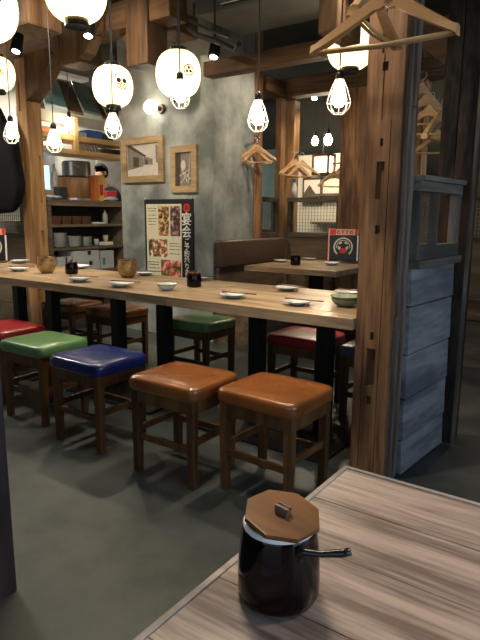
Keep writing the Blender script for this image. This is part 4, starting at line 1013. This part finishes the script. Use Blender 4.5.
# inner eave of boards over the kitchen
t = thing('inner_eave', 'sloping eave of brown and teal boards above the kitchen', 'roof', (-5.0, 4.0, 2.23))
dv = Vector((-.80, .50, .46)); nv = Vector((0, 1, 0))
edges = [3.40, 3.66, 3.93, 4.14, 4.38, 4.48, 4.62]
mats = ['roof_brown', 'sky_board', 'roof_brown', 'teal_dark', 'roof_brown', 'roof_brown']
zs = [2.25]*7
for i in range(6):
    y0, y1 = edges[i], edges[i+1]-.008
    a = Vector((-5.0, y0, 2.235)); b_ = Vector((-5.0, y1, 2.225)); k = 1.1
    dz = Vector((0, 0, .03 if i % 2 else 0))
    top = [a+dz, b_+dz, b_+dv*k+dz, a+dv*k+dz]; th = Vector((0, 0, -.028))
    m = MB(); m.loft([[p_+th for p_ in top], top]); m.build('board', M[mats[i]], t, bevel=.003)
tag(MB().b2(-5.12, -5.06, 3.40, 4.72, 2.10, 2.20).build('eave_fascia', M['cream_wall'], bevel=.004), 'pale fascia strip below the sloping eave boards', 'fascia')
for y in (3.5, 4.66): MB().b2(-5.10, -5.07, y, y+.03, 2.19, 3.0).build('trim_1' if y < 4 else 'trim_2', M['rail_steel'], kind='structure')
# fridge and wall units behind the cook
t = thing('steel_fridge', 'tall grey steel refrigerator behind the cook', 'refrigerator', (-7.2, 6.0, 0))
MB().b2(-7.55, -6.95, 5.2, 6.6, 0, 2.15).build('cabinet_body', M['stainless'], t, bevel=.006)
for y in (5.22, 5.92): MB().b2(-6.95, -6.93, y, y+.66, .12, 2.1).build('door', M['stainless'], t, bevel=.004)
m = MB(); m.b2(-6.925, -6.91, 5.82, 5.84, 1.0, 1.5); m.b2(-6.925, -6.91, 5.96, 5.98, 1.0, 1.5); m.build('handle', M['fridge_dark'], t)
tag(MB().b2(-7.55, -7.1, 3.2, 5.0, 0, .95).build('kitchen_counter', M['stainless'], bevel=.004), 'steel counter along the rear kitchen wall', 'counter')
tag(MB().b2(-7.58, -7.2, 4.6, 5.15, 1.5, 2.1).build('wall_cupboard', M['fridge_dark'], bevel=.004), 'dark wall cupboard at the rear of the kitchen', 'cupboard')

# ------------------------------------------------------------------ cook
def skin_body(name, verts, edges_, mat, parent, root=0, sub=2):
    me = bpy.data.meshes.new(name); me.from_pydata([v[0] for v in verts], edges_, []); me.materials.append(mat)
    o = bpy.data.objects.new(name, me); C.objects.link(o); o.parent = parent
    md = o.modifiers.new('skin', 'SKIN'); md.use_smooth_shade = True
    for i, v in enumerate(verts):
        r = v[1] if isinstance(v[1], tuple) else (v[1], v[1]); me.skin_vertices[0].data[i].radius = r
        me.skin_vertices[0].data[i].use_root = (i == root)
    s_ = o.modifiers.new('sub', 'SUBSURF'); s_.levels = sub; s_.render_levels = sub
    bpy.context.view_layer.update()
    m2 = bpy.data.meshes.new_from_object(o.evaluated_get(bpy.context.evaluated_depsgraph_get()))
    o.modifiers.clear(); o.data = m2
    for f in m2.polygons: f.use_smooth = True
    return o
t = thing('person', 'cook in a black uniform with dark hair looking down behind the pass counter', 'person', (0, 0, 0))
# figure built facing -Y at origin, 1.70 m tall
V = [((0, 0, .95), (.15, .11)), ((0, .0, 1.12), (.14, .10)), ((0, .0, 1.30), (.16, .11)), ((0, 0, 1.41), (.10, .075)), ((0, -.015, 1.47), (.055, .055)), ((0, -.05, 1.53), (.058, .06)), ((0, -.085, 1.60), (.072, .085)), ((0, -.085, 1.67), (.06, .07)),
     ((.17, 0, 1.38), .058), ((.235, -.03, 1.14), .045), ((.16, -.26, 1.06), .035), ((.10, -.36, 1.07), .026),
     ((-.17, 0, 1.38), .058), ((-.235, -.03, 1.14), .045), ((-.16, -.26, 1.06), .035), ((-.10, -.36, 1.07), .026),
     ((.09, 0, .86), .095), ((.10, -.01, .48), .062), ((.10, .01, .09), .042), ((.10, -.12, .035), .035),
     ((-.09, 0, .86), .095), ((-.10, -.01, .48), .062), ((-.10, .01, .09), .042), ((-.10, -.12, .035), .035)]
E_ = [(0, 1), (1, 2), (2, 3), (3, 4), (4, 5), (5, 6), (6, 7), (3, 8), (8, 9), (9, 10), (10, 11), (3, 12), (12, 13), (13, 14), (14, 15), (0, 16), (16, 17), (17, 18), (18, 19), (0, 20), (20, 21), (21, 22), (22, 23)]
body = skin_body('body', V, E_, M['skin'], t)
for sx in (1, -1):
    hb = []
    for k, (dx, dy, L_) in enumerate(((-.02, -.055, .07), (-.008, -.06, .08), (.005, -.06, .085), (.018, -.055, .075))):
        b0 = Vector((sx*(.095+dx*-1), -.37, 1.07)); hb.append(skin_body('finger', [((b0.x, b0.y+.015, b0.z), .009), ((b0.x-sx*.004, b0.y-.03, b0.z-.008), .008), ((b0.x-sx*.006, b0.y-.05, b0.z-.028), .007)], [(0, 1), (1, 2)], M['skin'], t, sub=1))
    hb.append(skin_body('thumb', [((sx*.085, -.35, 1.065), .010), ((sx*.060, -.375, 1.06), .009), ((sx*.052, -.395, 1.052), .008)], [(0, 1), (1, 2)], M['skin'], t, sub=1))
# clothing: shell around torso, arms and legs
VC = [((0, 0, .93), (.165, .125)), ((0, .0, 1.12), (.155, .115)), ((0, .0, 1.30), (.175, .125)), ((0, 0, 1.415), (.105, .082)), ((.172, 0, 1.385), .07), ((.238, -.03, 1.14), .056), ((.19, -.17, 1.09), .05), ((-.172, 0, 1.385), .07), ((-.238, -.03, 1.14), .056), ((-.19, -.17, 1.09), .05), ((.09, 0, .85), .108), ((.10, -.01, .48), .078), ((.10, .01, .12), .06), ((-.09, 0, .85), .108), ((-.10, -.01, .48), .078), ((-.10, .01, .12), .06)]
skin_body('uniform', VC, [(0, 1), (1, 2), (2, 3), (3, 4), (4, 5), (5, 6), (3, 7), (7, 8), (8, 9), (0, 10), (10, 11), (11, 12), (0, 13), (13, 14), (14, 15)], M['uniform'], t)
# head is tipped forward: hair cap, face features
hd = Matrix.Translation((0, -.085, 1.635)) @ Euler((math.radians(14), 0, 0)).to_matrix().to_4x4()
m = MB(); k = bmesh.ops.create_uvsphere(m.bm, u_segments=24, v_segments=16, radius=1.)
vs = [v for v in k['verts'] if v.co.y < -.25 and v.co.z < .66 or v.co.z < -.8]
bmesh.ops.delete(m.bm, geom=vs, context='VERTS')
for v in m.bm.verts: v.co = hd @ Vector((v.co.x*.090, v.co.y*.104+.012, v.co.z*.112+.018))
hair = m.build('hair', M['hair'], t, smooth='all')
md = hair.modifiers.new('s', 'SOLIDIFY'); md.thickness = .012
def face(name, fn, mat):
    m = MB(); fn(m); m.bm.transform(hd); return m.build(name, M[mat], t, smooth='all')
face('nose', lambda m: m.sph((0, -.102, -.008), .013, (.8, 1.1, 1.5), 10), 'skin')
face('eye', lambda m: (m.sph((.03, -.088, .012), .010, (1.3, .6, .6), 10), m.sph((-.03, -.088, .012), .010, (1.3, .6, .6), 10)), 'hair')
face('mouth', lambda m: m.sph((0, -.092, -.045), .016, (1.2, .4, .3), 10), 'red_ink')
face('ear', lambda m: (m.sph((.083, .0, .0), .020, (.4, .8, 1.3), 10), m.sph((-.083, .0, .0), .020, (.4, .8, 1.3), 10)), 'skin')
place(t, (-6.28, 5.52, 0), math.radians(8)); t.scale = (1.06, 1.06, 1.06)

# ------------------------------------------------------------------ back room
t = thing('box_lamp', 'lit square paper lamp in a wooden frame hanging in the back room', 'lamp', (-3.36, 6.5, 1.8))
x0, x1, z0, z1 = -3.46, -3.27, 1.70, 1.90
MB().b2(x0+.01, x1-.01, 6.44, 6.6, z0+.01, z1-.01).build('paper_panel', M['paper_lamp'], t)
m = MB(); m.b2(x0-.02, x1+.02, 6.42, 6.62, z1, z1+.03); m.b2(x0-.02, x1+.02, 6.42, 6.62, z0-.03, z0)
for x in (x0-.02, x1): m.b2(x, x+.02, 6.42, 6.44, z0, z1); m.b2(x, x+.02, 6.6, 6.62, z0, z1)
m.build('lamp_frame', M['wood_pillar_z'], t)
MB().tube([(-3.40, 6.56, z1+.03), (-3.40, 6.60, 3.0)], .004, 6).build('cord', M['cord'], t)
t = thing('box_lamp', 'lit paper box lamp seen right of the reddish pillar below the hangers', 'lamp', (-1.6, 5.05, 1.6))
MB().b2(-1.60, -1.50, 5.42, 5.52, 1.52, 1.72).build('paper_panel', M['paper_lamp'], t)
m = MB(); m.b2(-1.62, -1.48, 5.40, 5.54, 1.72, 1.74); m.b2(-1.62, -1.48, 5.40, 5.54, 1.50, 1.52)
for x in (-1.62, -1.495): m.b2(x, x+.015, 5.40, 5.415, 1.52, 1.72)
m.build('lamp_frame', M['wood_pillar_z'], t); MB().tube([(-1.55, 5.47, 1.74), (-1.55, 5.47, 3.0)], .004, 6).build('cord', M['cord'], t)
t = thing('partition_screen', 'pale wall panel lit by lamps at the rear of the back room', 'wall panel', (-3.9, 7.6, 0))
MB().b2(-4.6, -2.9, 7.55, 7.65, 0, 2.05).build('panel', M['cream_wall'], t, bevel=.004)
for z in (1.05, 1.45, 1.75): MB().b2(-4.0, -2.92, 7.38, 7.55, z, z+.035).build('shelf', M['dark_trim_x'], t)
t = thing('framed_picture', 'dark framed picture on the pale panel in the back room', 'picture', (-4.0, 7.5, 1.3))
MB().b2(-4.22, -3.90, 7.52, 7.549, 1.32, 1.72).build('frame', M['dark_trim_x'], t); MB().b2(-4.19, -3.93, 7.512, 7.521, 1.35, 1.69).build('photograph', M['sepia_light'], t)
MB().prism([(-4.19, 1.35), (-4.19, 1.5), (-4.1, 1.62), (-4.02, 1.52), (-3.93, 1.42), (-3.93, 1.35)], .002, XZp(7.511)).build('printed_hill', M['sepia_dark'], t)
t = thing('framed_picture', 'small sepia framed picture in the back room behind the post', 'picture', (-3.5, 7.5, 1.5))
MB().b2(-3.62, -3.35, 7.52, 7.549, 1.52, 1.73).build('frame', M['wood_pillar_z'], t); MB().b2(-3.6, -3.37, 7.512, 7.521, 1.54, 1.71).build('photograph', M['sepia_mid'], t)
t = thing('sauce_bottle', 'small white and blue bottle on the rail by the lit honey post', 'bottle', (-3.05, 5.24, 1.356))
MB().lathe([(0, 0), (.028, 0), (.03, .1), (.015, .14), (.013, .16), (0, .16)], 16, (-3.04, 5.24, 1.3555)).build('bottle_body', M['box_white'], t, smooth='all')
MB().cyl((-3.04, 5.24, 1.51), (-3.04, 5.24, 1.545), .016, n=12).build('cap', M['blue_plastic'], t)
tag(MB().b2(-3.95, -3.60, 5.9, 6.0, 1.0, 1.95).build('window_shutter', M['teal_board'], bevel=.004), 'pale blue shutter seen through the booth window', 'shutter')
MB().b2(-4.1, -3.5, 6.0, 6.06, 0, 2.6).build('wall_alcove', M['dark_wall'], kind='structure')

# ------------------------------------------------------------------ lights
def point(loc, e, col=(1., .80, .54), r=.05):
    li = bpy.data.lights.new('back_room_point', 'POINT'); li.energy = e; li.color = col; li.shadow_soft_size = r
    o = bpy.data.objects.new('back_room_point', li); C.objects.link(o); o.location = loc; return o
# kitchen ceiling light, plus an unseen one added for the eave boards
def tube_light(x, y, lab, e):
    t = thing('ceiling_light', lab, 'ceiling light', (x, y, 3.0))
    MB().b2(x-.1, x+.1, y-.5, y+.5, 2.95, 3.0).build('housing', M['box_white'], t)
    li = bpy.data.lights.new('tube_lamp', 'AREA'); li.shape = 'RECTANGLE'; li.size = .18; li.size_y = .95; li.energy = e; li.color = (1., .93, .82)
    o = bpy.data.objects.new('tube_lamp', li); C.objects.link(o); o.parent = t; o.location = (0, 0, -.055)
tube_light(-6.5, 4.9, 'kitchen ceiling light over the cook', 70)
tube_light(-5.4, 1.9, 'unseen ceiling light beyond the hanging coat, added to light the eave boards', 45)  # placed out of view so the tops of the eave boards are lit
point((-3.4, 6.9, 1.9), 30)
point((-.6, 6.4, 2.2), 14)  # unseen point light in the back room, without a lamp body
point((-4.3, 6.3, 2.2), 18)  # another unseen point light, no lamp stands here
# daylight through the front window
li = bpy.data.lights.new('daylight', 'AREA'); li.shape = 'RECTANGLE'; li.size = WX1-WX0; li.size_y = WZ1-WZ0; li.energy = 8; li.color = (.80, .90, 1.)
o = bpy.data.objects.new('daylight', li); C.objects.link(o); o.location = ((WX0+WX1)/2, -2.42, (WZ0+WZ1)/2); o.rotation_euler = (PI/2, 0, 0)

li = bpy.data.lights.new('daylight', 'AREA'); li.shape = 'RECTANGLE'; li.size = 3.1; li.size_y = 1.7; li.energy = 24; li.color = (.72, .84, 1.)
o = bpy.data.objects.new('daylight', li); C.objects.link(o); o.location = (2.42, 1.0, 1.6); o.rotation_euler = (PI/2, 0, PI/2)
W_ = bpy.data.worlds.new('World'); bpy.context.scene.world = W_; W_.use_nodes = True
bg = W_.node_tree.nodes['Background']; sk = W_.node_tree.nodes.new('ShaderNodeTexSky'); sk.sky_type = 'NISHITA'; sk.sun_disc = False; sk.sun_elevation = .6
W_.node_tree.links.new(sk.outputs[0], bg.inputs['Color']); bg.inputs['Strength'].default_value = .12

# ------------------------------------------------------------------ camera
F = 560.
Yc = Vector((406, 102, -560)).normalized()
Xc = -Vector((-800, 110, -560)); Xc = (Xc-Xc.dot(Yc)*Yc).normalized(); Zc = Xc.cross(Yc)
R = Matrix((Xc, Yc, Zc)).to_4x4()
cam = bpy.data.cameras.new('camera'); co = bpy.data.objects.new('camera', cam); C.objects.link(co)
cam.sensor_fit = 'HORIZONTAL'; cam.sensor_width = 36; cam.lens = 36*F/480; cam.clip_start = .02
co.matrix_world = Matrix.Translation((0, 0, 1.17)) @ R
sc = bpy.context.scene; sc.camera = co
sc.view_settings.view_transform = 'Standard'; sc.view_settings.look = 'None'; sc.view_settings.gamma = 1; sc.view_settings.exposure = .66
sc.cycles.use_denoising = True
sc.cycles.sample_clamp_indirect = 4.
